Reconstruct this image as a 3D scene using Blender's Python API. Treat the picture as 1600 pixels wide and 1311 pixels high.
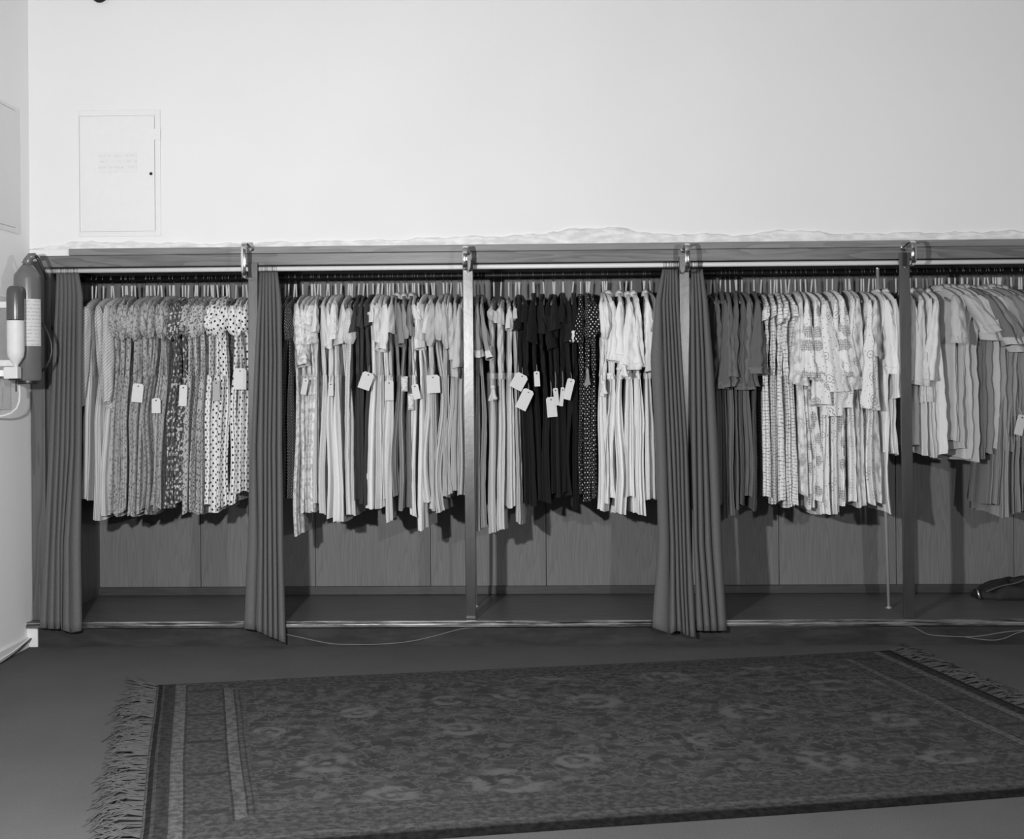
import bpy, math, random
import numpy as np
from mathutils import Vector, Matrix

S = bpy.context.scene
for o in list(bpy.data.objects):
    bpy.data.objects.remove(o)
COL = S.collection
rng = np.random.default_rng(7)
random.seed(7)
PI = math.pi

# ------------------------------------------------------------------ camera
F = 1950.0
CAM = Vector((0.0, -5.85, 1.272))
HOR = 586.0
cd = bpy.data.cameras.new('camera')
cd.sensor_fit = 'HORIZONTAL'; cd.sensor_width = 36.0
cd.lens = F / 1600 * 36.0
cd.shift_x = 0.0
cd.shift_y = -(655.5 - HOR) / 1600
cd.clip_start = 0.05; cd.clip_end = 100
cam = bpy.data.objects.new('camera', cd); COL.objects.link(cam)
RM = Matrix.Rotation(math.radians(1.4), 4, 'Z') @ Matrix.Rotation(PI / 2, 4, 'X') @ Matrix.Rotation(math.radians(-0.45), 4, 'Z')
cam.matrix_world = Matrix.Translation(CAM) @ RM
S.camera = cam
R3 = RM.to_3x3()

def P(px, py, Y):
    """world point on the vertical plane y = Y seen at pixel (px, py)"""
    d = R3 @ Vector(((px - 800) / F, (HOR - py) / F, -1.0))
    t = (Y - CAM.y) / d.y
    return CAM + d * t

def PZ(px, py, Z):
    d = R3 @ Vector(((px - 800) / F, (HOR - py) / F, -1.0))
    t = (Z - CAM.z) / d.z
    return CAM + d * t

def PX(px, py, X):
    d = R3 @ Vector(((px - 800) / F, (HOR - py) / F, -1.0))
    t = (X - CAM.x) / d.x
    return CAM + d * t

# ------------------------------------------------------------------ world, lamps, exposure
w = bpy.data.worlds.new('world'); S.world = w
w.use_nodes = True
w.node_tree.nodes['Background'].inputs[0].default_value = (1, 1, 1, 1)
w.node_tree.nodes['Background'].inputs[1].default_value = 0.02

def lamp(name, loc, aim, watts, radius, angle, blend):
    ld = bpy.data.lights.new(name, 'SPOT')
    ld.energy = watts; ld.shadow_soft_size = radius
    ld.spot_size = math.radians(angle); ld.spot_blend = blend
    lo = bpy.data.objects.new(name, ld); COL.objects.link(lo)
    lo.location = loc
    lo.rotation_euler = (Vector(aim) - Vector(loc)).to_track_quat('-Z', 'Y').to_euler()
    return lo
lamp('flood_lamp', (-1.12, -4.2, 1.50), (-0.3, 0, 1.95), 455, 0.045, 150, 0.5)
lamp('flood_lamp.001', (1.64, -4.7, 1.58), (0.6, 0, 2.0), 172, 0.05, 130, 0.8)

S.view_settings.view_transform = 'Standard'
S.view_settings.look = 'None'
S.view_settings.gamma = 1
S.view_settings.use_curve_mapping = False
S.view_settings.exposure = 0.0

# ------------------------------------------------------------------ node helpers
class Mat:
    def __init__(self, name, rough=0.8, spec=0.3, metal=0.0):
        self.m = bpy.data.materials.new(name); self.m.use_nodes = True
        self.nt = self.m.node_tree
        self.b = self.nt.nodes['Principled BSDF']
        self.b.inputs['Roughness'].default_value = rough
        self.b.inputs['Metallic'].default_value = metal
        self.b.inputs['Specular IOR Level'].default_value = spec
    def n(self, typ, **kw):
        x = self.nt.nodes.new(typ)
        for k, v in kw.items(): setattr(x, k, v)
        return x
    def put(self, sock, v):
        if isinstance(v, bpy.types.NodeSocket): self.nt.links.new(v, sock)
        elif isinstance(v, (int, float)):
            try: sock.default_value = v
            except TypeError: sock.default_value = (v, v, v, 1)[:len(sock.default_value)]
        else: sock.default_value = v
    def math(self, op, a, b=0.0, c=0.0, clamp=False):
        x = self.n('ShaderNodeMath', operation=op, use_clamp=clamp)
        self.put(x.inputs[0], a); self.put(x.inputs[1], b)
        if op in ('MULTIPLY_ADD', 'COMPARE', 'SMOOTH_MIN'): self.put(x.inputs[2], c)
        return x.outputs[0]
    def mix(self, f, a, b):
        x = self.n('ShaderNodeMix', data_type='FLOAT')
        self.put(x.inputs[0], f); self.put(x.inputs[2], a); self.put(x.inputs[3], b)
        return x.outputs[0]
    def step(self, v, lo, hi):
        x = self.n('ShaderNodeMapRange', interpolation_type='SMOOTHSTEP')
        self.put(x.inputs[0], v); x.inputs[1].default_value = lo; x.inputs[2].default_value = hi
        return x.outputs[0]
    def uv(self):
        return self.n('ShaderNodeTexCoord').outputs['UV']
    def obj(self):
        return self.n('ShaderNodeTexCoord').outputs['Object']
    def mapv(self, vec, scale=(1, 1, 1), rot=(0, 0, 0), loc=(0, 0, 0)):
        x = self.n('ShaderNodeMapping'); self.put(x.inputs[0], vec)
        x.inputs[1].default_value = loc; x.inputs[2].default_value = rot; x.inputs[3].default_value = scale
        return x.outputs[0]
    def sep(self, vec):
        x = self.n('ShaderNodeSeparateXYZ'); self.put(x.inputs[0], vec); return x.outputs
    def noise(self, vec, scale, detail=3, rough=0.5, dist=0.0):
        x = self.n('ShaderNodeTexNoise'); self.put(x.inputs['Vector'], vec)
        x.inputs['Scale'].default_value = scale; x.inputs['Detail'].default_value = detail
        x.inputs['Roughness'].default_value = rough; x.inputs['Distortion'].default_value = dist
        return x.outputs[0]
    def vor(self, vec, scale, rand=1.0, feat='F1', out='Distance'):
        x = self.n('ShaderNodeTexVoronoi', feature=feat, voronoi_dimensions='2D'); self.put(x.inputs['Vector'], vec)
        x.inputs['Scale'].default_value = scale; x.inputs['Randomness'].default_value = rand
        return x.outputs[out]
    def warp(self, vec, scale, amt):
        nz = self.n('ShaderNodeTexNoise'); self.put(nz.inputs['Vector'], vec); nz.inputs['Scale'].default_value = scale
        s = self.n('ShaderNodeVectorMath', operation='SUBTRACT'); self.put(s.inputs[0], nz.outputs['Color']); s.inputs[1].default_value = (.5, .5, .5)
        m = self.n('ShaderNodeVectorMath', operation='SCALE'); self.put(m.inputs[0], s.outputs[0]); m.inputs['Scale'].default_value = amt
        a = self.n('ShaderNodeVectorMath', operation='ADD'); self.put(a.inputs[0], vec); self.put(a.inputs[1], m.outputs[0])
        return a.outputs[0]
    def col(self, v):
        if isinstance(v, (int, float)):
            self.b.inputs['Base Color'].default_value = (v, v, v, 1)
        else:
            c = self.n('ShaderNodeCombineColor')
            for i in range(3): self.nt.links.new(v, c.inputs[i])
            self.nt.links.new(c.outputs[0], self.b.inputs['Base Color'])
        return self
    def bump(self, h, strength=0.3, dist=0.01):
        x = self.n('ShaderNodeBump'); x.inputs['Strength'].default_value = strength; x.inputs['Distance'].default_value = dist
        self.put(x.inputs['Height'], h); self.nt.links.new(x.outputs[0], self.b.inputs['Normal'])
        return self

def wood(name, a, b, axis='x', rough=0.4, scale=1.0, spec=0.5, lines=9):
    m = Mat(name, rough, spec)
    v = m.obj()
    s = {'x': (1.2, 14, 14), 'z': (9, 9, 0.55), 'y': (14, 1.2, 14)}[axis]
    v2 = m.mapv(v, tuple(k * scale for k in s))
    big = m.noise(v2, 1.0, 2, 0.5, 0.3)
    fr = m.math('FRACT', m.math('MULTIPLY', big, lines))
    ln = m.step(fr, 0.0, 0.75)
    fine = m.noise(m.mapv(v, tuple(k * 9 * scale for k in s)), 1.0, 3)
    f = m.math('ADD', m.math('MULTIPLY', ln, 0.45), m.math('MULTIPLY', fine, 0.6))
    m.col(m.mix(f, a, b))
    m.bump(fine, 0.08, 0.002)
    return m.m

def cloth(name, pat, a, b=None, rough=0.9, **k):
    """woven fabric: a ground grey, b print grey, pat says which print"""
    m = Mat(name, rough, 0.15)
    m.b.inputs['Sheen Weight'].default_value = 0.05
    uv = m.uv()
    ox = (hash(name) % 97) * 0.013 if False else sum(map(ord, name)) % 97 * 0.013
    uv = m.mapv(uv, loc=(ox, ox * 1.7, 0))
    wv = m.noise(m.mapv(uv, (260, 90, 1)), 1.0, 2)
    base = m.math('MULTIPLY', m.mix(wv, 0.88, 1.10), a)
    f = None
    if pat == 'dots':
        v = m.mapv(uv, rot=(0, 0, PI / 4))
        d = m.vor(v, 1.0 / k.get('gap', 0.021), 0.12)
        f = m.math('SUBTRACT', 1.0, m.step(d, k.get('r', .27) - .05, k.get('r', .27) + .05))
    elif pat == 'floral':       # curly sprigs
        v = m.warp(uv, 22, 0.05)
        n1 = m.noise(v, 34, 2)
        l = m.math('ABSOLUTE', m.math('SUBTRACT', n1, 0.5))
        f1 = m.math('SUBTRACT', 1.0, m.step(l, 0.008, 0.035))
        d = m.vor(uv, 38)
        f2 = m.math('SUBTRACT', 1.0, m.step(d, 0.10, 0.30))
        f = m.math('MAXIMUM', m.math('MULTIPLY', f1, .75), f2)
    elif pat == 'blobs':
        v = m.warp(uv, 30, 0.02)
        d = m.vor(v, k.get('s', 48))
        f = m.math('SUBTRACT', 1.0, m.step(d, k.get('r', .28), k.get('r', .28) + .12))
        n1 = m.noise(uv, 120, 2)
        f = m.math('MULTIPLY', f, m.step(n1, .35, .5))
    elif pat == 'mottle':
        n1 = m.noise(m.warp(uv, 14, .05), k.get('s', 40), 3, .6)
        f = m.step(n1, .42, .66)
    elif pat == 'diag':
        s = m.sep(m.mapv(uv, rot=(0, 0, k.get('ang', .9))))
        f = m.step(m.math('SINE', m.math('MULTIPLY', s[0], 2 * PI / k.get('gap', .011))), .1, .9)
    elif pat == 'vstripe':
        s = m.sep(uv)
        f = m.step(m.math('SINE', m.math('MULTIPLY', s[0], 2 * PI / k.get('gap', .008))), .2, .9)
    elif pat == 'bands':        # wavy cross bands
        s = m.sep(m.warp(uv, 26, 0.02))
        f1 = m.step(m.math('SINE', m.math('MULTIPLY', s[1], 2 * PI / k.get('gap', .014))), k.get('lo', .1), .95)
        n1 = m.noise(m.mapv(uv, (1, 1.6, 1)), 55, 2)
        f = m.math('MULTIPLY', f1, m.step(n1, .36, .6))
    elif pat == 'rings':        # big ringed motifs plus pin dots
        d = m.vor(m.warp(uv, 9, .02), k.get('s', 11))
        r = m.math('SINE', m.math('MULTIPLY', d, k.get('q', 42)))
        f1 = m.math('MULTIPLY', m.step(r, .35, .9), m.math('SUBTRACT', 1.0, m.step(d, .30, .34)))
        d2 = m.vor(m.mapv(uv, loc=(3, 1, 0)), 30)
        f2 = m.math('SUBTRACT', 1.0, m.step(d2, .055, .085))
        f = m.math('MAXIMUM', m.math('MULTIPLY', f1, .55), f2)
    elif pat == 'blossom':      # big pale grey blooms with light centres
        d = m.vor(m.warp(uv, 12, .03), k.get('s', 12))
        f1 = m.math('SUBTRACT', 1.0, m.step(d, .30, .36))
        d3 = m.vor(uv, 90, .3)
        f1 = m.math('MULTIPLY', f1, m.step(d3, .22, .32))
        d2 = m.vor(m.mapv(uv, loc=(3, 1, 0)), 30)
        f2 = m.math('SUBTRACT', 1.0, m.step(d2, .055, .085))
        f = m.math('MAXIMUM', m.math('MULTIPLY', f1, .6), f2)
    elif pat == 'wash':         # cloudy watercolour blotches
        n1 = m.noise(m.mapv(uv, (1, .55, 1)), k.get('s', 26), 2, .5)
        f = m.step(n1, .42, .68)
    if f is not None:
        base = m.mix(f, base, b)
    m.col(base)
    m.bump(wv, 0.12, 0.001)
    return m.m

def plain(name, v, rough=0.8, spec=0.3, metal=0.0, var=0.1, ns=30, bump=0.0):
    m = Mat(name, rough, spec, metal)
    n1 = m.noise(m.obj(), ns, 4)
    m.col(m.math('MULTIPLY', m.mix(n1, 1 - var, 1 + var), v))
    if bump: m.bump(n1, bump, 0.003)
    return m.m

# ------------------------------------------------------------------ mesh helpers
def link(name, verts, faces, mat, parent=None, smooth=True, uvs=None, loc=None):
    me = bpy.data.meshes.new(name)
    me.from_pydata([tuple(v) for v in verts], [], [tuple(f) for f in faces])
    if uvs is not None:
        ul = me.uv_layers.new(name='UVMap')
        idx = np.empty(len(me.loops), dtype=np.int32); me.loops.foreach_get('vertex_index', idx)
        ul.data.foreach_set('uv', np.asarray(uvs, dtype=np.float32)[idx].ravel())
    if mat: me.materials.append(mat)
    if smooth: me.polygons.foreach_set('use_smooth', [True] * len(me.polygons))
    me.update()
    o = bpy.data.objects.new(name, me); COL.objects.link(o)
    if parent: o.parent = parent
    if loc is not None: o.location = loc
    return o

class B:
    """collects simple solids into one mesh"""
    def __init__(self): self.v = []; self.f = []
    def add(self, vs, fs):
        k = len(self.v); self.v += [tuple(p) for p in vs]; self.f += [tuple(i + k for i in f) for f in fs]; return self
    def box(self, x0, x1, y0, y1, z0, z1, bev=0.0):
        if bev <= 0:
            vs = [(x, y, z) for x in (x0, x1) for y in (y0, y1) for z in (z0, z1)]
            return self.add(vs, [(0, 1, 3, 2), (4, 6, 7, 5), (0, 4, 5, 1), (2, 3, 7, 6), (0, 2, 6, 4), (1, 5, 7, 3)])
        import bmesh
        bm = bmesh.new(); bmesh.ops.create_cube(bm, size=1)
        for v in bm.verts:
            v.co = ((x0 + x1) / 2 + v.co.x * (x1 - x0), (y0 + y1) / 2 + v.co.y * (y1 - y0), (z0 + z1) / 2 + v.co.z * (z1 - z0))
        bmesh.ops.bevel(bm, geom=bm.edges[:], offset=bev, segments=2, affect='EDGES', profile=.5)
        bm.verts.index_update()
        self.add([v.co[:] for v in bm.verts], [[v.index for v in f.verts] for f in bm.faces]); bm.free(); return self
    def tube(self, pts, r, n=8, cap=True, flat=None):
        pts = [Vector(p) for p in pts]; m = len(pts)
        rs = r if hasattr(r, '__len__') else [r] * m
        vs = []; fs = []
        up = None
        for i, p in enumerate(pts):
            t = (pts[min(i + 1, m - 1)] - pts[max(i - 1, 0)]).normalized()
            if up is None:
                up = Vector((1, 0, 0)) if abs(t.x) < .8 else Vector((0, 0, 1))
            a = (up - t * up.dot(t)).normalized(); b = t.cross(a); up = a
            for j in range(n):
                th = 2 * PI * j / n
                vs.append(p + a * math.cos(th) * rs[i] * (flat[0] if flat else 1) + b * math.sin(th) * rs[i] * (flat[1] if flat else 1))
        for i in range(m - 1):
            for j in range(n):
                fs.append((i * n + j, i * n + (j + 1) % n, (i + 1) * n + (j + 1) % n, (i + 1) * n + j))
        if cap:
            fs.append(tuple(range(n - 1, -1, -1))); fs.append(tuple((m - 1) * n + j for j in range(n)))
        return self.add(vs, fs)
    def lathe(self, prof, n=32, c=(0, 0, 0)):
        vs = []; fs = []; m = len(prof)
        for r, z in prof:
            for j in range(n):
                th = 2 * PI * j / n
                vs.append((c[0] + r * math.cos(th), c[1] + r * math.sin(th), c[2] + z))
        for i in range(m - 1):
            for j in range(n):
                fs.append((i * n + j, i * n + (j + 1) % n, (i + 1) * n + (j + 1) % n, (i + 1) * n + j))
        fs.append(tuple(range(n - 1, -1, -1))); fs.append(tuple((m - 1) * n + j for j in range(n)))
        return self.add(vs, fs)
    def make(self, name, mat, parent=None, smooth=False, loc=None):
        return link(name, self.v, self.f, mat, parent, smooth, loc=loc)

def tag(o, label=None, cat=None, group=None, kind=None):
    if label: o['label'] = label
    if cat: o['category'] = cat
    if group: o['group'] = group
    if kind: o['kind'] = kind
    return o
def thing(name, label, cat, loc=(0, 0, 0), group=None):
    o = bpy.data.objects.new(name, None); COL.objects.link(o); o.location = loc; o.empty_display_size = .05
    return tag(o, label, cat, group)
def autosmooth(o, ang=40):
    me = o.data
    me.polygons.foreach_set('use_smooth', [True] * len(me.polygons))
    me.update()
    try: me.set_sharp_from_angle(angle=math.radians(ang))
    except Exception: pass
    return o

# ------------------------------------------------------------------ materials
mw = Mat('white_plaster', 0.85, 0.15)
v = mw.obj()
n1 = mw.noise(v, 1.6, 3); n2 = mw.noise(v, 45, 4)
mw.col(mw.mix(n1, 0.76, 0.83)); mw.bump(mw.math('ADD', n2, mw.math('MULTIPLY', n1, 3)), 0.10, 0.006)
WALL = mw.m
mw2 = Mat('bright_plaster', 0.85, 0.15)
n1 = mw2.noise(mw2.obj(), 2.0, 3); mw2.col(mw2.mix(n1, 0.86, 0.92)); mw2.bump(mw2.noise(mw2.obj(), 45, 4), .10, .004)
WALLB = mw2.m
CEIL = plain('bounce_cutting_grey', 0.36, 0.9, 0.1)  # unseen ceiling and right wall, darkened to cut bounced light
GREYP = plain('aged_grey_paint', 0.62, 0.5, 0.3, var=.1)
mp = Mat('patched_plaster', 0.9, 0.1)
n1 = mp.noise(mp.mapv(mp.obj(), (1, 1, 3)), 14, 5, .6)
mp.col(mp.mix(mp.step(n1, .35, .7), 0.66, 0.86)); mp.bump(n1, .5, .006)
PATCH = mp.m
PAINT = plain('white_paint', 0.78, 0.6, 0.3, var=.03)
mf = Mat('carpet', 0.95, 0.05)
n1 = mf.noise(mf.obj(), 2.2, 4, .6); n2 = mf.noise(mf.obj(), 180, 2)
mf.col(mf.math('MULTIPLY', mf.mix(n1, 0.075, 0.115), mf.mix(n2, .8, 1.2))); mf.bump(n2, .35, .004)
CARPET = mf.m
FASCIA = wood('fascia_wood', 0.075, 0.19, 'x', 0.34, 1.0, 0.5, 7)
MOULD = wood('moulding_wood', 0.14, 0.25, 'x', 0.4, 1.0, 0.4, 5)
JAMB = wood('jamb_wood', 0.06, 0.13, 'z', 0.45)
PLY = wood('oak_veneer', 0.145, 0.215, 'z', 0.5, 1.3, 0.3, 16)
WFLOOR = wood('stained_floor_wood', 0.065, 0.12, 'x', 0.42, 1.0, 0.5, 6)
BOARDB = wood('dark_skirting_wood', 0.035, 0.06, 'x', 0.45)
mpl = Mat('plinth_paint', 0.6, 0.3)
n1 = mpl.noise(mpl.mapv(mpl.obj(), (1, 1, 4)), 5, 5, .65)
mpl.col(mpl.mix(mpl.step(n1, .3, .75), 0.018, 0.042)); PLINTH = mpl.m
mps = Mat('varnished_post', 0.30, 1.0, 0.5)
n1 = mps.noise(mps.mapv(mps.obj(), (30, 30, 3)), 1, 4, .6); n2 = mps.noise(mps.obj(), 22, 3, .6)
mps.col(mps.mix(n1, 0.02, 0.11)); mps.bump(n2, .25, .002)
mps.b.inputs['Coat Weight'].default_value = .5; mps.b.inputs['Coat Roughness'].default_value = .35
POST = mps.m
CHROME = plain('chrome', 0.72, 0.16, 0.5, 1.0, .05)
STEEL = plain('pole_steel', 0.42, 0.3, 0.8, 0.2, .05)
RAIL = plain('painted_rail', 0.78, 0.35, 0.5, 0.0, .05)
BLACKROD = plain('black_iron', 0.006, 0.5, 0.3)
mb = Mat('worn_metal_strip', 0.3, 0.5, 0.9)
n1 = mb.noise(mb.mapv(mb.obj(), (5, 40, 120)), 1, 5, .7)
mb.col(mb.mix(mb.step(n1, .38, .62), 0.10, 0.62)); BRASS = mb.m
WIRE = plain('hook_wire', 0.25, 0.35, 0.5, 0.8)
TUBE = plain('white_hanger_tube', 0.62, 0.6, 0.3)
HWOOD = plain('hanger_wood', 0.22, 0.6, 0.3)
mc = Mat('curtain_cloth', 0.92, 0.1)
n1 = mc.noise(mc.mapv(mc.obj(), (420, 420, 60)), 1, 2)
mc.col(mc.mix(n1, 0.100, 0.165)); mc.bump(n1, .2, .001); mc.b.inputs['Sheen Weight'].default_value = .1
CURT = mc.m
CARD = plain('paper_tag', 0.66, 0.8, 0.2, var=.05)
CARDG = plain('grey_paper_tag', 0.42, 0.8, 0.2, var=.05)
STRING = plain('tag_string', 0.65, 0.9, 0.1)
CORD = plain('pale_cord', 0.17, 0.7, 0.2)
DARKC = plain('dark_bundle_cloth', 0.022, 0.7, 0.3, var=.3, ns=12, bump=.4)
EXT = plain('extinguisher_enamel', 0.13, 0.30, 0.5)
EXTD = plain('extinguisher_dark_enamel', 0.07, 0.25, 0.5)
RUBBER = plain('dark_rubber', 0.012, 0.35, 0.5)
HOLE = plain('dark_lock', 0.01, 0.6)
ml = Mat('printed_paper_label', 0.6, 0.2)
s = ml.sep(ml.obj()); ln = ml.step(ml.math('SINE', ml.math('MULTIPLY', s[2], 2 * PI / .016)), .3, .8)
wd = ml.step(ml.noise(ml.mapv(ml.obj(), (160, 160, 120)), 1, 2), .42, .55)
ml.col(ml.mix(ml.math('MULTIPLY', ln, wd), 0.62, 0.42)); LABEL = ml.m
ml = Mat('painted_over_plate', 0.6, 0.2)
s = ml.sep(ml.obj()); ln = ml.step(ml.math('SINE', ml.math('MULTIPLY', s[2], 2 * PI / .028)), .0, .8)
wd = ml.step(ml.noise(ml.mapv(ml.obj(), (120, 120, 60)), 1, 2), .42, .6)
ml.col(ml.mix(ml.math('MULTIPLY', ln, wd), 0.76, 0.68)); PLATE = ml.m

# ------------------------------------------------------------------ the setting
YW = 0.070            # face of the back wall
YB = 0.73             # veneered back of the wardrobe recess
XL = P(49, 700, YW).x  # left wall
XR = 3.3
ZC = 3.35
ZF = P(735, 971, 0).z  # wardrobe floor height
ZT = P(735, 411.5, .07).z     # top of opening
ZBT = P(735, 393, .06).z    # top of the main fascia
ZMT = P(735, 382.5, .06).z    # top of moulding
ZROD = P(800, 430, .30).z
XJ = P(71, 600, YW).x

tag(B().box(XL - .1, XR + .1, -7.5, YB + .1, -.1, 0).make('floor', CARPET), 'dark grey fitted carpet covering the room floor', kind='structure')
tag(B().box(XL - .1, XR + .1, -7.5, YB + .1, ZC, ZC + .1).make('ceiling', CEIL), kind='structure')
tag(B().box(XL - .12, XL, -7.5, YB + .1, 0, ZC).make('wall_left', WALLB), 'white plastered left wall', kind='structure')
tag(B().box(XR, XR + .12, -7.5, YB + .1, 0, ZC).make('wall_right', CEIL), kind='structure')
# back wall above the wardrobe, with gently uneven plaster
bx = B().box(XL, XR, YW, YB + .1, ZT + .01, ZC)
tag(bx.make('wall_back', WALL), 'white plastered wall above the built-in wardrobe', kind='structure')
# crumbly plaster patch along the top of the fascia
edge = [(45, 392), (110, 378), (230, 379), (330, 381), (450, 378), (560, 376), (640, 374), (700, 370), (800, 369), (850, 364),
        (900, 357), (965, 355), (1000, 362), (1050, 368), (1090, 364), (1140, 368), (1180, 366), (1220, 358), (1260, 361), (1320, 366), (1400, 364), (1500, 363), (1620, 360)]
vs = []; fs = []
xs = np.linspace(45, 1640, 260)
top = np.interp(xs, [e[0] for e in edge], [e[1] for e in edge]) + np.sin(xs * .21) * .8 + np.sin(xs * .083) * 1.1 + rng.normal(0, .35, len(xs))
for i, x in enumerate(xs):
    q = P(x, top[i], YW)
    hh = .010 + .004 * math.sin(x * .05) + .002 * math.sin(x * .23)
    for k, (fz, fy) in enumerate(((1.0, 0.001), (.97, -hh * .9), (.7, -hh), (.3, -hh * .6), (-.05, -.004))):
        z = ZMT + (q.z - ZMT) * fz
        vs.append((q.x, YW + fy, z))
for i in range(len(xs) - 1):
    for k in range(4):
        a = i * 5 + k; fs.append((a, a + 1, a + 6, a + 5))
o = link('trim_5', vs, fs, PATCH); tag(o, 'rough ridge of patched plaster above the wooden fascia', kind='structure')

# recess shell
sb = B().box(XL - .02, XR, YB + .012, YB + .06, 0, ZT + .3)
tag(sb.make('wall_recess', BOARDB), kind='structure')
rb = tag(bpy.data.objects['wall_recess'], 'veneered back of the open wardrobe recess')
k = 0
xa = XL + .02
while xa < XR - .02:
    xb = min(xa + .61, XR - .01)
    pb = B().box(-.3035, .3035, 0, .012, 0, ZT - ZF + .05, .0008) if xb - xa > .6 else B().box(-(xb - xa) / 2, (xb - xa) / 2, 0, .012, 0, ZT - ZF + .05, .0008)
    po = pb.make('panel', PLY, rb, loc=((xa + xb) / 2, YB, ZF)); po.location.z = ZF
    xa = xb + .0006
tag(B().box(XL, XJ + .02, YW + .02, YB, ZF, ZT).make('wall_recess_left', JAMB), kind='structure')
tag(B().box(XL, XR, YW, YB, ZT + .008, ZT + .02).make('ceiling_recess', BOARDB), kind='structure')
tag(B().box(XL, XR, .0, YB + .01, ZF - .02, ZF).make('floor_recess', WFLOOR), 'dark stained wooden floor of the wardrobe', kind='structure')
tag(B().box(XL, XR, YB - .02, YB, ZF, ZF + .045, .004).make('baseboard_recess', BOARDB), 'dark skirting along the back of the wardrobe', kind='structure')
tag(B().box(XL + .03, XR, .012, .06, 0, ZF - .018).make('trim_1', PLINTH), 'dark stained plinth under the wardrobe floor', kind='structure')
tag(B().box(XL, XL + .05, .004, .06, 0, ZF - .018, .003).make('trim_6', PAINT), 'pale block at the left end of the plinth', kind='structure')
tag(B().box(XL, XR, -.012, .012, ZF - .026, ZF - .008, .004).box(XL, XR, -.004, .018, ZF - .008, ZF + .003, .002).make('trim_2', BRASS), 'shiny worn nosing strip along the wardrobe step', kind='structure')
tag(B().box(P(62, 400, .057).x, XR, .057, YW + .02, ZT, ZBT, .003).make('trim_3', FASCIA), 'varnished wooden fascia board over the wardrobe', kind='structure')
tag(B().box(P(107, 390, .05).x, XR, .050, YW + .02, ZBT, ZMT, .003).make('trim_4', MOULD), 'lighter wooden moulding strip on top of the fascia', kind='structure')
tag(B().box(XL + .004, XJ, .058, YW + .04, ZF, ZT + .03, .003).make('trim_7', JAMB), 'wooden jamb board at the left wall', kind='structure')
# skirting on the left wall
tag(B().box(XL, XL + .012, -7.4, .0, 0, .05, .003).make('baseboard_left', PAINT), kind='structure')

# ------------------------------------------------------------------ wall cabinets (painted shut)
def cabinet_back():
    r = thing('fuse_cabinet', 'white painted cabinet door set in the wall above the fascia', 'cabinet', P(185, 365, YW))
    def L(px, py): p = P(px, py, YW); return p.x - r.location.x, p.z - r.location.z
    x0, z1 = L(122, 173); x1, z0 = L(252, 369)
    a0, b1 = L(125, 183); a1, b0 = L(243, 361)
    fr = B()
    fr.box(x0, a0 - .003, -.006, .004, z0, z1, .0015).box(a1 + .003, x1, -.006, .004, z0, z1, .0015)
    fr.box(a0 - .003, a1 + .003, -.006, .004, b1 + .004, z1, .0015).box(a0 - .003, a1 + .003, -.006, .004, z0, b0 - .003, .0015)
    fr.make('frame', PAINT, r)
    d = B().box(a0, a1, -.009, .0, b0, b1, .0015).make('door', PAINT, r)
    p0, q1 = L(155, 239); p1, q0 = L(215, 270)
    B().box(p0, p1, -.0105, -.008, q0, q1, .0005).make('name_plate', PLATE, d)
    cx, cz = L(237, 272)
    kb = B(); kb.lathe([(0.002, 0), (.006, 0), (.0075, .003), (.006, .007), (.001, .008)], 12)
    kb.v = [(cx + a, -.009 - c, cz + b) for a, b, c in kb.v]
    kb.make('lock', HOLE, d, True)
    hb = B().box(x1 - .03, x1 + .002, -.012, -.004, L(0, 222)[1], L(0, 205)[1], .001); hb.make('hinge', PAINT, d)
cabinet_back()
def cabinet_left():
    y1 = PX(29, 260, XL).y; yd = PX(23, 260, XL).y
    zt = PX(28, 171, XL).z; zb = PX(29, 366, XL).z
    dt = PX(23, 173, XL).z; db = PX(23, 357, XL).z
    r = thing('wall_cabinet', 'white painted cabinet outline on the left wall', 'cabinet', (XL, y1, zb))
    y0 = y1 - .62
    f = B().box(0, .006, yd - y1, 0, 0, zt - zb, .0015)
    f.box(0, .006, y0 - y1, yd - y1, dt - zb, zt - zb, .0015).box(0, .006, y0 - y1, yd - y1, 0, db - zb, .0015)
    f.make('frame', PAINT, r)
    B().box(0, .009, y0 - y1, yd - y1 - .003, db - zb + .003, dt - zb - .004, .0015).make('door', PAINT, r)
cabinet_left()
q = P(158, -2, YW)
fb = B().lathe([(.0, 0), (.03, .004), (.038, .02), (.03, .036), (.0, .04)], 16)
fb.v = [(a, -b if False else -c, b) for a, b, c in fb.v]
o = fb.make('wall_fitting', HOLE, None, True, (q.x, YW, q.z + .012)); tag(o, 'dark round fitting at the top edge of the white wall', 'fitting')

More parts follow.
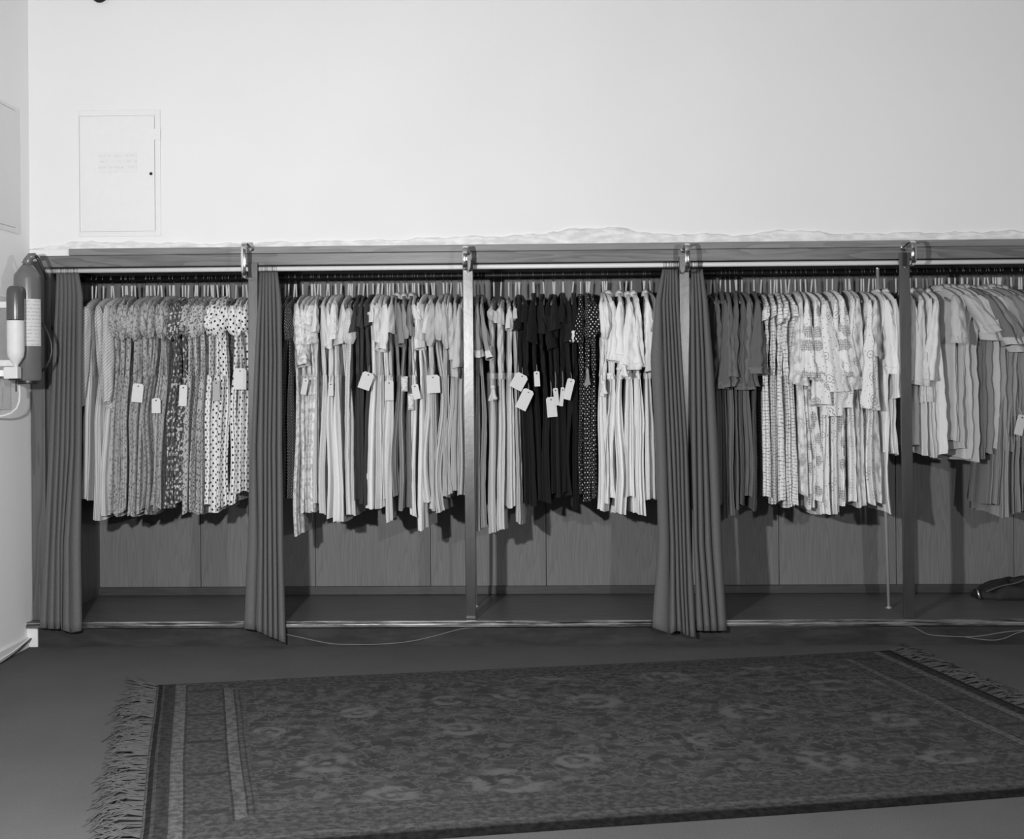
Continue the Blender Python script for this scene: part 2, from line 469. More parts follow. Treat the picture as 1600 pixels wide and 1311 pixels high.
# ------------------------------------------------------------------ posts
posts = [((388, 403), 430, (389, 405), 960, 'first wooden post from the left, half covered by a curtain', 412),
         ((723, 739), 430, (728, 744), 968, 'bare wooden post standing between the second and third bays', 408),
         ((1061, 1077), 430, (1066, 1083), 968, 'wooden post rising in the middle of the widest curtain', 402),
         ((1405, 1421), 430, (1412, 1430), 964, 'dark-footed wooden post beside the steel pole at right', 396)]
PX_POST = []
for (a, b), y0, (c, d), y1, lab, yt in posts:
    pa = P(a, y0, .045); pb_ = P(b, y0, .045); pc = P(c, y1, .045); pd = P(d, y1, .045)
    zt = P(a, yt, .045).z
    xm = (pc.x + pd.x) / 2; hw = (pd.x - pc.x) / 2
    xt = (pa.x + pb_.x) / 2; ht = (pb_.x - pa.x) / 2
    bb = B(); 
    vs = []
    H = zt - ZF
    n = 14
    for i in range(n + 1):
        f = i / n; x = (xt - xm) * f; h_ = hw + (ht - hw) * f; z = H * f
        c_ = .002
        vs += [(x - h_, .0 + c_, z), (x - h_ + c_, 0, z), (x + h_ - c_, 0, z), (x + h_, c_, z), (x + h_, .0145, z), (x - h_, .0145, z)]
    fs = []
    for i in range(n):
        for j in range(6):
            fs.append((i * 6 + j, i * 6 + (j + 1) % 6, (i + 1) * 6 + (j + 1) % 6, (i + 1) * 6 + j))
    fs.append((5, 4, 3, 2, 1, 0)); fs.append(tuple(n * 6 + j for j in range(6)))
    r = link('post', vs, fs, POST, None, False, loc=(xm, .040, ZF + .0035))
    tag(r, lab, 'post', 'wardrobe posts')
    PX_POST.append((xt, zt))

# chrome strap handles on the fascia
strap = [((393, 388), 'chrome strap bracket at the top of the first post', -.10, 437),
         ((730, 394), 'chrome strap bracket over the bare post in the centre', .05, 425),
         ((1068, 390), 'chrome strap bracket above the widest curtain', .05, 428),
         ((1412, 386), 'chrome strap bracket on the rightmost post', .0, 418)]
for i, ((px, py), lab, _, ylo) in enumerate(strap):
    q = P(px, py, .052)
    r = thing('strap_bracket', lab, 'bracket', (q.x, .055, q.z), 'chrome brackets on the fascia')
    zl = P(px, ylo, .035).z - q.z
    bs = B().lathe([(.0, 0), (.014, 0), (.016, .004), (.013, .009), (.005, .012), (0, .0125)], 20)
    bs.v = [(a, -c, b) for a, b, c in bs.v]
    autosmooth(bs.make('boss', CHROME, r))
    # profile in the y-z plane
    prof = [(-.012, 0.0), (-.05, .004), (-.10, .012), (-.135, .014), (-.158, .006), (-.168, -.014), (-.170, zl * .5), (-.164, zl * .78), (-.148, zl * .93), (-.12, zl), (-.07, zl + .004), (-.022, zl + .002)]
    prof = [(a, b) for a, b in prof]
    # smooth it
    for _k in range(2):
        np_ = [prof[0]]
        for j in range(len(prof) - 1):
            a, b = prof[j], prof[j + 1]
            np_ += [(a[0] * .75 + b[0] * .25, a[1] * .75 + b[1] * .25), (a[0] * .25 + b[0] * .75, a[1] * .25 + b[1] * .75)]
        prof = np_ + [prof[-1]]
    wv, th = .011, .003
    vs = []; fs = []
    m = len(prof)
    for j in range(m):
        a = Vector(prof[max(j - 1, 0)]); b = Vector(prof[min(j + 1, m - 1)]); t = (b - a).normalized(); nrm = Vector((-t.y, t.x))
        p = Vector(prof[j])
        for sx, sn in ((-1, -.6), (-.8, -1), (.8, -1), (1, -.6), (1, .6), (.8, 1), (-.8, 1), (-1, .6)):
            vs.append((sx * wv, p.x + nrm.x * th * sn, p.y + nrm.y * th * sn))
    for j in range(m - 1):
        for k in range(8): fs.append((j * 8 + k, j * 8 + (k + 1) % 8, (j + 1) * 8 + (k + 1) % 8, (j + 1) * 8 + k))
    fs.append(tuple(range(7, -1, -1))); fs.append(tuple((m - 1) * 8 + k for k in range(8)))
    autosmooth(link('strap', vs, fs, CHROME, r), 50)
    sc = B().lathe([(.0, 0), (.005, 0), (.004, .003), (0, .0035)], 10)
    sc.v = [(a, -.02 - c, zl + b) for a, b, c in sc.v]; sc.make('screw', CHROME, r, True)

# ------------------------------------------------------------------ rails and poles
zr = P(735, 417, .085).z
x0 = P(70, 420, .085).x
o = B().tube([(x0, 0, 0), ((x0 + XR) / 2, 0, 0), (XR, 0, 0)], .0115, 16).make('curtain_rail', RAIL, None, True, (0, .085, zr))
tag(o, 'long pale curtain rail under the wooden fascia', 'rail')
o = B().tube([(XL + .06, 0, 0), (0, 0, 0), (XR, 0, 0)], .0145, 16).make('clothes_rod', BLACKROD, None, True, (0, .30, ZROD))
tag(o, 'long black iron clothes rod carrying all the hangers', 'rod')
def pole(pt, pb_, Y, lab, zt_extra=0):
    b_ = PZ(pb_[0], pb_[1], ZF); t_ = P(pt[0], pt[1], Y)
    r = thing('support_pole', lab, 'pole', (b_.x, b_.y, ZF), 'steel poles inside the wardrobe')
    d = Vector((t_.x - b_.x, Y - b_.y, t_.z - ZF))
    B().tube([(0, 0, .001), d * .5, d], .0085, 14).make('tube', STEEL, r, True)
    B().lathe([(.0, 0), (.016, 0), (.016, .003), (.010, .006), (.009, .01)], 16).make('foot_flange', STEEL, r, True)
    c = B().lathe([(.009, -.012), (.0105, -.01), (.0105, .004), (.006, .010), (0, .012)], 14); c.v = [(a + d.x, b + d.y, e + d.z) for a, b, e in c.v]
    c.make('cap', CHROME, r, True)
pole((1371, 418), (1389, 950), .262, 'thin steel pole on the wardrobe floor beside the rightmost post')
pole((737, 436), (743, 948), .262, 'thin steel pole hidden behind the bare centre post')

# ------------------------------------------------------------------ curtains
def curtain(name, label, keys, hem, ytop, phase=0.0, lean=None, rings=True):
    """keys: list of (pixel y, [fold boundaries px]); hem: px y per boundary"""
    ys = [k[0] for k in keys]; nb = len(keys[0][1])
    rows = 46; per = 10
    base0 = P(sum(keys[0][1]) / nb, ytop, .085)
    r = thing(name, label, 'curtain', (base0.x, .03, P(keys[-1][1][0], hem[0], -.04).z), 'dark wardrobe curtains')
    lo = r.location
    nc = (nb - 1) * per + 1
    vs = []; 
    for i in range(rows + 1):
        t = i / rows
        for c in range(nc):
            fi = c / per; k = min(int(fi), nb - 2); s = fi - k
            hy = hem[k] * (1 - s) + hem[k + 1] * s
            py = ytop + (hy - ytop) * t
            bl = np.interp(py, ys, [kk[1][k] for kk in keys]); br = np.interp(py, ys, [kk[1][k + 1] for kk in keys])
            px = bl + (br - bl) * (s - .06 * math.sin(2 * PI * s))
            yb = np.interp(t, [0, .05, .13, .35, 1], lean or [.085, .06, .020, 0.0, -.045])
            wd = (br - bl) * .003
            amp = min(.042, wd * 1.1 + .012) * (0.45 + .55 * min(1, t * 6))
            wob = .05 * math.sin(5 * t + k * 1.7 + phase)
            yy = yb - amp * (abs(math.sin(PI * min(max(s + wob * s * (1 - s), 0), 1))) ** .62 - .5) + .002 * math.sin(17 * t + k)
            p = P(px, py, yy)
            vs.append((p.x - lo.x, p.y - lo.y, p.z - lo.z))
    fs = [(i * nc + c, i * nc + c + 1, (i + 1) * nc + c + 1, (i + 1) * nc + c) for i in range(rows) for c in range(nc - 1)]
    o = link('drape', vs, fs, CURT, r)
    md = o.modifiers.new('thick', 'SOLIDIFY'); md.thickness = .003; md.offset = 1
    xs = keys[0][1]
    nr = max(6, (nb - 1) * 2)
    ring = None
    for j in range(nr):
        px = xs[0] + (xs[-1] - xs[0]) * (j + .3) / nr
        p = P(px, ytop, .085)
        if ring is None:
            bb = B().tube([(0, .0145 * math.cos(a), .0145 * math.sin(a)) for a in np.linspace(0, 2 * PI, 15)], .0011, 5, cap=False)
            bb.tube([(0, 0, -.0145), (0, -.003, -.022), (0, 0, -.032)], .0011, 5)
            ring = bb.make('curtain_ring', WIRE, r, True); rr = ring
        else:
            rr = ring.copy(); COL.objects.link(rr)
        rr.parent = r
        rr.location = (p.x - lo.x, .085 - lo.y, zr - lo.z - .002)
        rr.rotation_euler = (0, 0, rng.uniform(-.3, .3))
    return r
curtain('curtain', 'dark gathered curtain hanging against the left wall jamb',
        [(424, [88, 93, 99, 105, 111, 116, 123]), (460, [87, 93, 100, 106, 113, 119, 130]), (700, [76, 86, 94, 102, 109, 117, 128]), (850, [69, 79, 88, 95, 99, 110, 127]), (990, [61, 74, 86, 95, 97, 111, 129])],
        [980, 982, 983, 982, 984, 989, 985], 426, .3)
curtain('curtain', 'dark gathered curtain partly covering the first post',
        [(424, [405, 410, 414, 419, 424, 429, 434]), (470, [403, 409, 414, 419, 425, 431, 440]), (560, [398, 406, 413, 420, 427, 433, 441]), (700, [392, 401, 412, 418, 424, 432, 441]), (850, [387, 404, 412, 418, 426, 433, 443]), (1000, [380, 400, 411, 419, 427, 435, 447])],
        [982, 985, 990, 994, 997, 1000, 1006], 425, 1.1)
curtain('curtain', 'dark curtain left of the third post, its hem flaring leftward',
        [(420, [1035, 1040, 1043, 1046, 1050, 1054, 1060]), (470, [1024, 1034, 1040, 1045, 1050, 1055, 1061]), (560, [1016, 1037, 1043, 1049, 1055, 1060, 1066]), (700, [1025, 1042, 1049, 1056, 1062, 1068, 1075]), (850, [1028, 1047, 1055, 1061, 1066, 1072, 1080]), (930, [1022, 1047, 1056, 1063, 1069, 1074, 1085]), (1000, [1017, 1046, 1058, 1067, 1072, 1078, 1088])],
        [979, 991, 985, 988, 992, 994, 997], 422, 2.2)
curtain('curtain', 'dark curtain right of the third post with a straight hem',
        [(420, [1079, 1084, 1088, 1093, 1098]), (470, [1079, 1086, 1091, 1097, 1106]), (560, [1079, 1087, 1095, 1101, 1114]), (700, [1080, 1089, 1098, 1106, 1122]), (850, [1084, 1091, 1101, 1112, 1128]), (1000, [1089, 1101, 1112, 1123, 1137])],
        [985, 986, 986, 986, 985], 421, 3.1)

# ------------------------------------------------------------------ hangers
def hanger_meshes():
    r = bpy.data.objects.new('clothes_hanger', None); r.empty_display_size = .03
    pts = [(0, 0, -.10), (0, 0, -.05), (0, .002, -.028)]
    for a in np.linspace(-60, 205, 14):
        pts.append((0, .0165 * math.cos(math.radians(a)), .0165 * math.sin(math.radians(a))))
    h = B().tube(pts, .0013, 5).make('hook', WIRE, r, True)
    t = B().lathe([(.0, -.104), (.0042, -.104), (.0042, -.036), (.003, -.033), (0, -.033)], 8).make('neck_tube', TUBE, r, True)
    ys = np.linspace(-.160, .160, 13)
    s = B().tube([(0, y, -.112 - .052 * (abs(y) / .185) ** 1.4 - .003) for y in ys], [.004] + [.006] * 11 + [.004], 6, flat=(1, 1.1)).make('shoulder_bar', HWOOD, r, True)
    return r, [h, t, s]
HR, HP = hanger_meshes()
COL.objects.link(HR)
hr_used = [False]
def hanger(x, bay, dz=0.0, yaw=0.0, tilt=None):
    tilt = rng.normal(0, .05) if tilt is None else tilt
    if not hr_used[0]:
        r = HR; hr_used[0] = True
    else:
        r = HR.copy(); COL.objects.link(r)
        for c in HP:
            cc = c.copy(); COL.objects.link(cc); cc.parent = r
    r.location = (x, .30, ZROD); r.rotation_euler = (0, tilt, yaw)
    tag(r, 'wire-hooked hanger with a pale neck tube on the rod in the %s bay' % bay, 'hanger', 'hangers in the %s bay' % bay)
    return r

# ------------------------------------------------------------------ garments
NQ = 60
_q = np.linspace(-1, 1, NQ + 1)[:-1]
PHI = PI * np.sign(_q) * np.abs(_q) ** 1.45
ZN = ZROD - .098       # neck height

def foldf(phi, z, ph, ks, dr):
    f = 0
    for k, a, p, d in zip(ks, (.55, .3, .15), ph, dr):
        f = f + a * (1 - 2 * np.abs(np.sin(.5 * (k * phi + p + d * z))) ** .75)
    return f

def rings_to_mesh(rings, uvs, name, mat, parent, closed=True, captop=False, skip=None):
    nr, n, _ = rings.shape
    vs = rings.reshape(-1, 3)
    # duplicate seam column for clean uv
    i = np.arange(nr - 1)[:, None] * n; j = np.arange(n - 1)[None, :]
    a = (i + j).ravel()
    if skip is not None: a = a[(a // n) != skip]
    fs = np.stack([a, a + 1, a + 1 + n, a + n], 1).tolist()
    if captop: fs.append(list(range(n - 2, -1, -1)))
    return link(name, vs.tolist(), fs, mat, parent, True, uvs.reshape(-1, 2))

def body_rings(zs, A, Bw, dx, amp, seed, skirt=True, yoff=0.0, kset=(6, 10, 3), crumple=.004):
    r = np.random.default_rng(seed)
    cr = [(int(r.integers(1, 7)), float(r.uniform(8, 75) * r.choice([-1, 1])), float(r.uniform(0, 6.28)), float(r.uniform(.4, 1))) for _ in range(4)]
    ph = r.uniform(0, 6.28, 3); dr = r.normal(0, 1.4, 3); 
    p = .68
    phi = np.append(PHI, PI)
    out = []; uv = []
    for z, a, b, d, am in zip(zs, A, Bw, dx, amp):
        cx = np.sign(np.sin(phi)) * np.abs(np.sin(phi)) ** p
        cy = -np.sign(np.cos(phi)) * np.abs(np.cos(phi)) ** p
        f = foldf(phi, z, ph, kset, dr)
        nx = np.sin(phi); ny = -np.cos(phi)
        c = sum(w_ * np.sin(k_ * phi + q_ * z + s_) for k_, q_, s_, w_ in cr) * crumple * min(1, am / .002)
        x = b * cx + nx * f * am * .7 + d + c * .45 * min(1, b / .02)
        y = a * cy + ny * f * am * 2.1 + yoff + c * ny
        zz = np.full_like(x, z) + 0
        out.append(np.stack([x, y, zz], 1))
        seg = np.hypot(np.diff(x), np.diff(y)); u = np.concatenate([[0], np.cumsum(seg)]); u = u - u[len(u) // 2]
        uv.append(np.stack([u, np.full_like(u, z)], 1))
    return np.array(out), np.array(uv)

def sleeve_mesh(kind, L, wid, mat, parent, seed, inner, out=0.0, lat=0.0, cuff=None):
    """sleeve hanging from the shoulder end; local origin on shoulder end"""
    r = np.random.default_rng(seed)
    n = 30; rows = 20
    phi = np.linspace(-PI, PI, n + 1)
    T = np.linspace(0, 1, rows)
    h = wid / 2
    if kind == 'puff':
        rx = np.interp(T, [0, .12, .5, .85, 1], [.35 * h, .7 * h, 1.15 * h, 1.05 * h, .6 * h]); ry = np.interp(T, [0, .12, .5, .85, 1], [.02, .035, .055, .05, .03])
        am = np.interp(T, [0, .5, 1], [.004, .004, .006]); k = 8
    elif kind == 'short':
        rx = np.interp(T, [0, .15, .6, 1], [.3 * h, .6 * h, .9 * h, 1.05 * h]); ry = np.interp(T, [0, .15, 1], [.018, .035, .05]); am = .004 * T + .001; k = 5
    elif kind == 'bell':
        rx = np.interp(T, [0, .1, .5, 1], [.18 * h, .36 * h, .8 * h, 1.35 * h]); ry = np.interp(T, [0, .12, 1], [.012, .026, .048]); am = .0095 * T + .001; k = 5
    elif kind == 'long':
        rx = np.interp(T, [0, .08, .5, .9, 1], [.3 * h, .7 * h, 1.05 * h, 1.0 * h, .55 * h]); ry = np.interp(T, [0, .1, .6, 1], [.02, .035, .045, .028]); am = np.full(rows, .003); k = 5
    else:  # cap: small frill
        rx = np.interp(T, [0, .3, 1], [.3 * h, .75 * h, .95 * h]); ry = np.interp(T, [0, .3, 1], [.015, .03, .035]); am = .003 * T + .002; k = 6
    am = np.minimum(am, h * .35)
    ph = r.uniform(0, 6.28, 3); dr = r.normal(0, 3.0, 3)
    rings = []; uv = []
    sway = r.normal(0, .008)
    cr = [(int(r.integers(1, 5)), float(r.uniform(25, 95) * r.choice([-1, 1])), float(r.uniform(0, 6.28)), float(r.uniform(.3, 1))) for _ in range(4)]
    def ring(t, sx, sy, a, zoff=0.0):
        f = foldf(phi, t * L, ph, (k, k * 2 - 1, 2), dr)
        c = sum(w_ * np.sin(k_ * phi + q_ * t * L + s_) for k_, q_, s_, w_ in cr) * .0030 * min(1, t * 5)
        x = sx * np.sin(phi) + np.sin(phi) * f * a + sway * t ** 2 + lat * t + c * .5
        y = -sy * np.cos(phi) - np.cos(phi) * f * a * 2.2 - .012 * t - out * t - c
        z = -L * t + zoff + r.normal(0, .0) - .006 * np.sin(phi * 1 + ph[0]) * t + (out * .25 * np.sin(PI * t))
        rings.append(np.stack([x, y, z * np.ones_like(x)], 1))
        seg = np.hypot(np.diff(x), np.diff(y)); u = np.concatenate([[0], np.cumsum(seg)]); u = u - u[len(u) // 2]
        uv.append(np.stack([u + .3, np.full_like(u, -L * t + .1)], 1))
    for i, t in enumerate(T): ring(t, rx[i], ry[i], am[i])
    # turned-in lip
    ring(1.0, rx[-1] * .86, ry[-1] * .82, am[-1], .004)
    ring(1.0, rx[-1] * .7, ry[-1] * .65, am[-1] * .7, .05)
    R_ = np.array(rings); U_ = np.array(uv)
    k0 = rows - 1
    R_ = np.concatenate([R_[:k0 + 1], R_[k0:k0 + 1], R_[k0 + 1:]]); U_ = np.concatenate([U_[:k0 + 1], U_[k0:k0 + 1], U_[k0 + 1:]])
    so = rings_to_mesh(R_, U_, 'sleeve', mat, parent, captop=True, skip=k0)
    if cuff:
        q = R_[k0 - 3:k0 + 1].copy()
        cen = q.mean(axis=1, keepdims=True)
        tt = np.linspace(0, 1, 4)[:, None, None]
        Rc = cen + (q - cen) * np.array([1.07, 1.07, 1.0])
        zz = R_[k0, :, 2]
        for i_ in range(4): Rc[i_, :, 2] = zz - .004 + .034 * (1 - i_ / 3)
        Rc = np.concatenate([cen[:1] + (Rc[:1] - cen[:1]) * np.array([.93, .93, 1]), Rc, Rc[-1:], cen[-1:] + (Rc[-1:] - cen[-1:]) * np.array([.9, .9, 1])])
        Uc = np.zeros((len(Rc), Rc.shape[1], 2)); Uc[:, :, 0] = U_[k0, :, 0]; Uc[:, :, 1] = np.linspace(0, .03, len(Rc))[:, None]
        rings_to_mesh(Rc, Uc, 'cuff', cuff, so, skip=4)
    return so

ORD = ['first', 'second', 'third', 'fourth', 'fifth', 'sixth', 'seventh', 'eighth', 'ninth', 'tenth', 'eleventh', 'twelfth', 'thirteenth', 'fourteenth']
gcount = [0]
def garment(name, label, cat, group, px, hx, wt, wh, hem_y, mat, sleeve='short', sl_y=540, sw=None, neck_y=None, yaw=0.0,
            belt=None, collar=None, bay='first', fold=1.0, yfront=0.0, skirtmat=None, sleevemat=None, out=0.0, lat=0.0, cuff=None):
    gcount[0] += 1; seed = 100 + gcount[0]
    r = np.random.default_rng(seed)
    yf = .125 + yfront
    wt = wt * r.uniform(.8, 1.15); wh = wh * r.uniform(.8, 1.2)
    hem_y = hem_y + r.uniform(-5, 5)
    if not yaw: yaw = r.normal(0, .07)
    X = P(px, 490, yf).x
    Xh = P(hx, hem_y, yf - .01).x
    zh = P(hx, hem_y, yf - .02).z
    W = wt * .00306; Wh = wh * .00306
    # neck sits over the rod; the front edge is turned by yaw
    xo = -math.sin(yaw) * -.19      # front edge offset from yaw
    Xn = X - xo * 1.0
    root = thing(name, label, cat, (Xn, .30, zh), group)
    root.rotation_euler = (0, 0, yaw)
    zn = ZN - zh - .002 + r.uniform(0, .012) + (0 if neck_y is None else -(neck_y - 452) * .00315)
    zsh = zn - .062
    wz = P(px, 588, yf).z - zh          # waist
    shirt = zh > P(px, 740, yf).z
    if shirt: zk = [zn, zn - .004, zn - .020, zn - .038, zsh, zsh - .06, zsh - .16, zsh - .3, 0.0]
    else: zk = [zn, zn - .004, zn - .020, zn - .038, zsh, zsh - .06, zsh - .18, wz, wz - .03, wz - .2, 0.0]
    dxh = (Xh - X)
    if shirt:
        Ak = [.03, .055, .11, .152, .180, .175, .165, .168, .175]
        Bk = [.009, .014, W * .26, W * .32, W * .38, W * .5, W * .5, (W + Wh) * .25, Wh * .5]
        Dk = [0, 0, 0, 0, 0, 0, dxh * .2, dxh * .6, dxh]
        Mk = [0, 0, .0008, .0012, .002, .003, .005, .007, .008]
    else:
        Ak = [.03, .055, .11, .152, .180, .170, .150, .135, .137, .165, .190]
        Bk = [.009, .014, W * .26, W * .32, W * .38, W * .5, W * .48, W * .42, W * .44, (W + Wh) * .26, Wh * .52]
        Dk = [0, 0, 0, 0, 0, 0, dxh * .08, dxh * .28, dxh * .32, dxh * .7, dxh]
        Mk = [0, 0, .0008, .0012, .002, .003, .005, .007, .007, .010, .014]
    Mk = [m_ * fold for m_ in Mk]
    zc = np.array(zk)
    def lv(z): 
        zr_ = zc[::-1]
        return [np.interp(z, zr_, np.array(k_)[::-1]) for k_ in (Ak, Bk, Dk, Mk)]
    split = wz if not shirt else None
    wig = r.normal(0, .005, 2)
    zs_top = np.concatenate([np.linspace(zn, zsh, 8)[:-1], np.linspace(zsh, split if split is not None else 0.0, 20 if not shirt else 26)])
    A_, B_, D_, M_ = lv(zs_top)
    D_ = D_ + wig[0] * np.sin(zs_top * 9)
    M_ = np.minimum(M_, B_ * .55)
    pt = (6, 10, 3)
    R_, U_ = body_rings(zs_top, A_, B_, D_, M_, seed, kset=pt, crumple=.0022 if shirt else .0036)
    # shoulder slope: the ends are lower than the neck
    hemw = r.uniform(0, 6.28)
    if shirt:
        R_[-1, :, 2] += .012 * np.cos(PHI.tolist() + [PI] if False else np.append(PHI, PI) * 2 + hemw) * .6
    rings_to_mesh(R_, U_, 'torso' if shirt else 'bodice', mat, root, captop=True)
    if not shirt:
        zs_b = np.linspace(split + .006, 0.0, 19)
        A_, B_, D_, M_ = lv(zs_b)
        D_ = D_ + wig[0] * np.sin(zs_b * 9) + 0 * wig[1]
        B_ = B_ * 1.04
        M_ = np.minimum(M_, B_ * .6)
        R_, U_ = body_rings(zs_b, A_ * 1.01, B_, D_, M_, seed + 5000, kset=(6, 10, 3) if fold < 1.3 else (9, 14, 5), crumple=.0012)
        for i in range(1, 5):
            R_[-i, :, 2] += .007 * np.sin(np.append(PHI, PI) * 2 + hemw) * (1 - (i - 1) * .25)
        rings_to_mesh(R_, U_, 'skirt', skirtmat or mat, root)
        if belt:
            zb = np.array([wz + .016, wz + .012, wz - .010, wz - .014])
            A_, B_, D_, M_ = lv(zb)
            R_, U_ = body_rings(zb, A_ * 1.0 + .004, B_ * 1.1 + .002, D_, M_ * .5, seed)
            R_[0, :, :2] *= .98; R_[-1, :, :2] *= .98
            rings_to_mesh(R_, U_, 'belt', belt, root)
    if sleeve:
        zend = P(px, sl_y, yf - .04).z - zh
        L = max(.05, (zsh + .012) - zend)
        sw_ = (sw or wt) * .00300 * r.uniform(.95, 1.3)
        s1 = sleeve_mesh(sleeve, L, sw_, sleevemat or mat, root, seed + 9000, None, out, lat, cuff)
        s1.location = (r.normal(0, .002), -.165, zsh + .012)
        s2 = s1.copy(); COL.objects.link(s2); s2.parent = root
        s2.location = (0, .165, zsh + .012); s2.rotation_euler = (0, 0, PI)
        s1.rotation_euler = (r.normal(0, .04), r.normal(0, .05), r.normal(0, .25))
    if collar:
        # folded collar around the neck
        nseg = 20; vs = []; fs = []
        for zz, g in ((.012, .7), (.016, .9), (.006, 1.15), (-.016, 1.45), (-.018, 1.35), (-.004, 1.0)):
            for j in range(nseg):
                a = 2 * PI * j / nseg
                vs.append(((.012 + W * .12) * g * math.sin(a), -.052 * g * math.cos(a), zn + zz - .006))
        for i in range(5):
            for j in range(nseg): fs.append((i * nseg + j, i * nseg + (j + 1) % nseg, (i + 1) * nseg + (j + 1) % nseg, (i + 1) * nseg + j))
        link('collar', vs, fs, collar, root)
    hanger(Xn + r.normal(0, .002), bay, yaw=yaw * .8)
    return root

def run(desc, group, bay, tops, hems, wt, wh, hem_ys, mats, name='dress', cat='dress', **kw):
    """a run of alike garments: tops = shoulder px, hems = hem px"""
    n = len(tops)
    outl = []
    for i in range(n):
        k2 = dict(kw)
        for key in ('sl_y', 'sw', 'yfront', 'yaw', 'neck_y', 'out', 'fold', 'lat'):
            if key in k2 and isinstance(k2[key], (list, tuple)): k2[key] = k2[key][i % len(k2[key])]
        d = desc if isinstance(desc, str) else desc[i % len(desc)]
        lab = (d + ', %s in its run' % ORD[i]) if n > 1 and '{' not in d else d.replace('{o}', ORD[i])
        m_ = mats[i % len(mats)] if isinstance(mats, (list, tuple)) else mats
        yf = k2.pop('yfront', 0) + rng.normal(0, .008)
        outl.append(garment(name, lab, cat, group, tops[i], hems[i], wt, wh, hem_ys[i % len(hem_ys)] if isinstance(hem_ys, (list, tuple)) else hem_ys,
                            m_, bay=bay, yfront=yf, **k2))
    return outl
def lin(a, b, n, j=0.0):
    return [float(x + rng.uniform(-j, j)) for x in np.linspace(a, b, n)]

# fabrics
STRIPE = cloth('striped_cotton', 'diag', 0.56, 0.36, gap=.013)
PSTR = cloth('fine_striped_skirt_cotton', 'vstripe', 0.60, 0.42, gap=.012)
GFLOR = cloth('grey_floral_cotton', 'floral', 0.43, 0.17)
GFLOR2 = cloth('grey_sprig_cotton', 'floral', 0.39, 0.15)
DFLOR = cloth('dark_floral_cotton', 'blobs', 0.085, 0.62, s=46, r=.27)
MFLOR = cloth('light_floral_cotton', 'blobs', 0.47, 0.10, s=62, r=.24)
DOTS = cloth('black_on_white_dot_cotton', 'dots', 0.74, 0.006, gap=.0260, r=.215)
NET = cloth('dark_pin_dot_cotton', 'dots', 0.045, 0.30, gap=.0105, r=.20)
MOTT = cloth('pale_mottled_cotton', 'mottle', 0.74, 0.42)
LIGHT = cloth('pale_plain_cotton', 'none', 0.68)
LIGHT2 = cloth('ivory_plain_cotton', 'none', 0.73)
LIGHT3 = cloth('light_grey_plain_cotton', 'none', 0.60)
SPOTL = cloth('pale_spotted_cotton', 'dots', 0.62, 0.36, gap=.010, r=.2)
DARK = cloth('dark_grey_crepe', 'none', 0.055)
BLACK = cloth('black_crepe', 'none', 0.011)
BLACK2 = cloth('off_black_crepe', 'none', 0.016)
MID = cloth('mid_grey_crepe', 'none', 0.23)
MID2 = cloth('mid_grey_linen', 'none', 0.30)
MIDL = cloth('pale_grey_linen', 'none', 0.47)
MIDL2 = cloth('soft_grey_linen', 'none', 0.52)
DDOT = cloth('white_dots_on_black_cotton', 'dots', 0.012, 0.66, gap=.0165, r=.20)
WHITE = cloth('white_cotton', 'none', 0.80)
WHITE2 = cloth('cream_cotton', 'none', 0.76)
SLATE = cloth('slate_grey_wool', 'none', 0.125)
SLATE2 = cloth('slate_grey_crepe', 'none', 0.16)
BAND = cloth('wavy_banded_cotton', 'bands', 0.74, 0.28, gap=.015)
BAND2 = cloth('barred_cotton', 'bands', 0.76, 0.16, gap=.018, lo=.5)
BLOSS = cloth('blossom_print_cotton', 'blossom', 0.78, 0.10)
RINGS = cloth('ring_print_cotton', 'rings', 0.78, 0.05)
RINGS2 = cloth('scroll_print_cotton', 'rings', 0.76, 0.14, s=9, q=60)
LEAF = cloth('leaf_print_cotton', 'mottle', 0.78, 0.44, s=22)
WASH = cloth('cloudy_print_cotton', 'wash', 0.72, 0.36)
CHECK = cloth('faint_check_cotton', 'diag', 0.62, 0.5, ang=0.0, gap=.01)

# ---- bay one
g = 'dresses in the first bay'
run('long-sleeved striped cotton dress beside the left curtain, {o} from the left', g, 'first', [137, 149, 166], [134, 147, 160], 14, 17, [779, 810, 808], STRIPE, skirtmat=PSTR, sleeve='long', sl_y=[636, 640, 630], sw=[12, 15, 14], yfront=[.02, -.02, .0], fold=.9)
run('grey curly-print cotton dress with puffed sleeves', g, 'first', lin(177, 259, 12, 1), lin(172, 248, 12, 1), 9.5, 10, [806, 811, 808, 800, 809, 804, 799, 797, 803, 796, 799, 795], [GFLOR, GFLOR, GFLOR2], sleeve='puff', sl_y=[527, 531, 522, 525], sw=11.5, neck_y=450, fold=1.0)
run('dark dress printed with white blossoms', g, 'first', [267, 276, 283], [259, 268, 277], 10, 11, [789, 792, 787], DFLOR, sleeve='puff', sl_y=[530, 528, 522], sw=12)
run('light dress with small dark floral sprigs', g, 'first', [293, 301, 309, 316], [288, 297, 305, 312], 9.5, 11, [800, 805, 801, 806], MFLOR, sleeve='puff', sl_y=[522, 518, 526], sw=11)
run('white dress with large black polka dots and puffed sleeves', g, 'first', [325, 334, 343, 353, 363, 374, 384], [322, 331, 341, 351, 360, 372, 382], 11, 12.5, [793, 796, 792, 795, 790, 770, 765], DOTS, sleeve='puff', sl_y=[524, 518, 526, 515, 522], sw=[13, 12, 14, 12, 15], belt=None, fold=1.0)
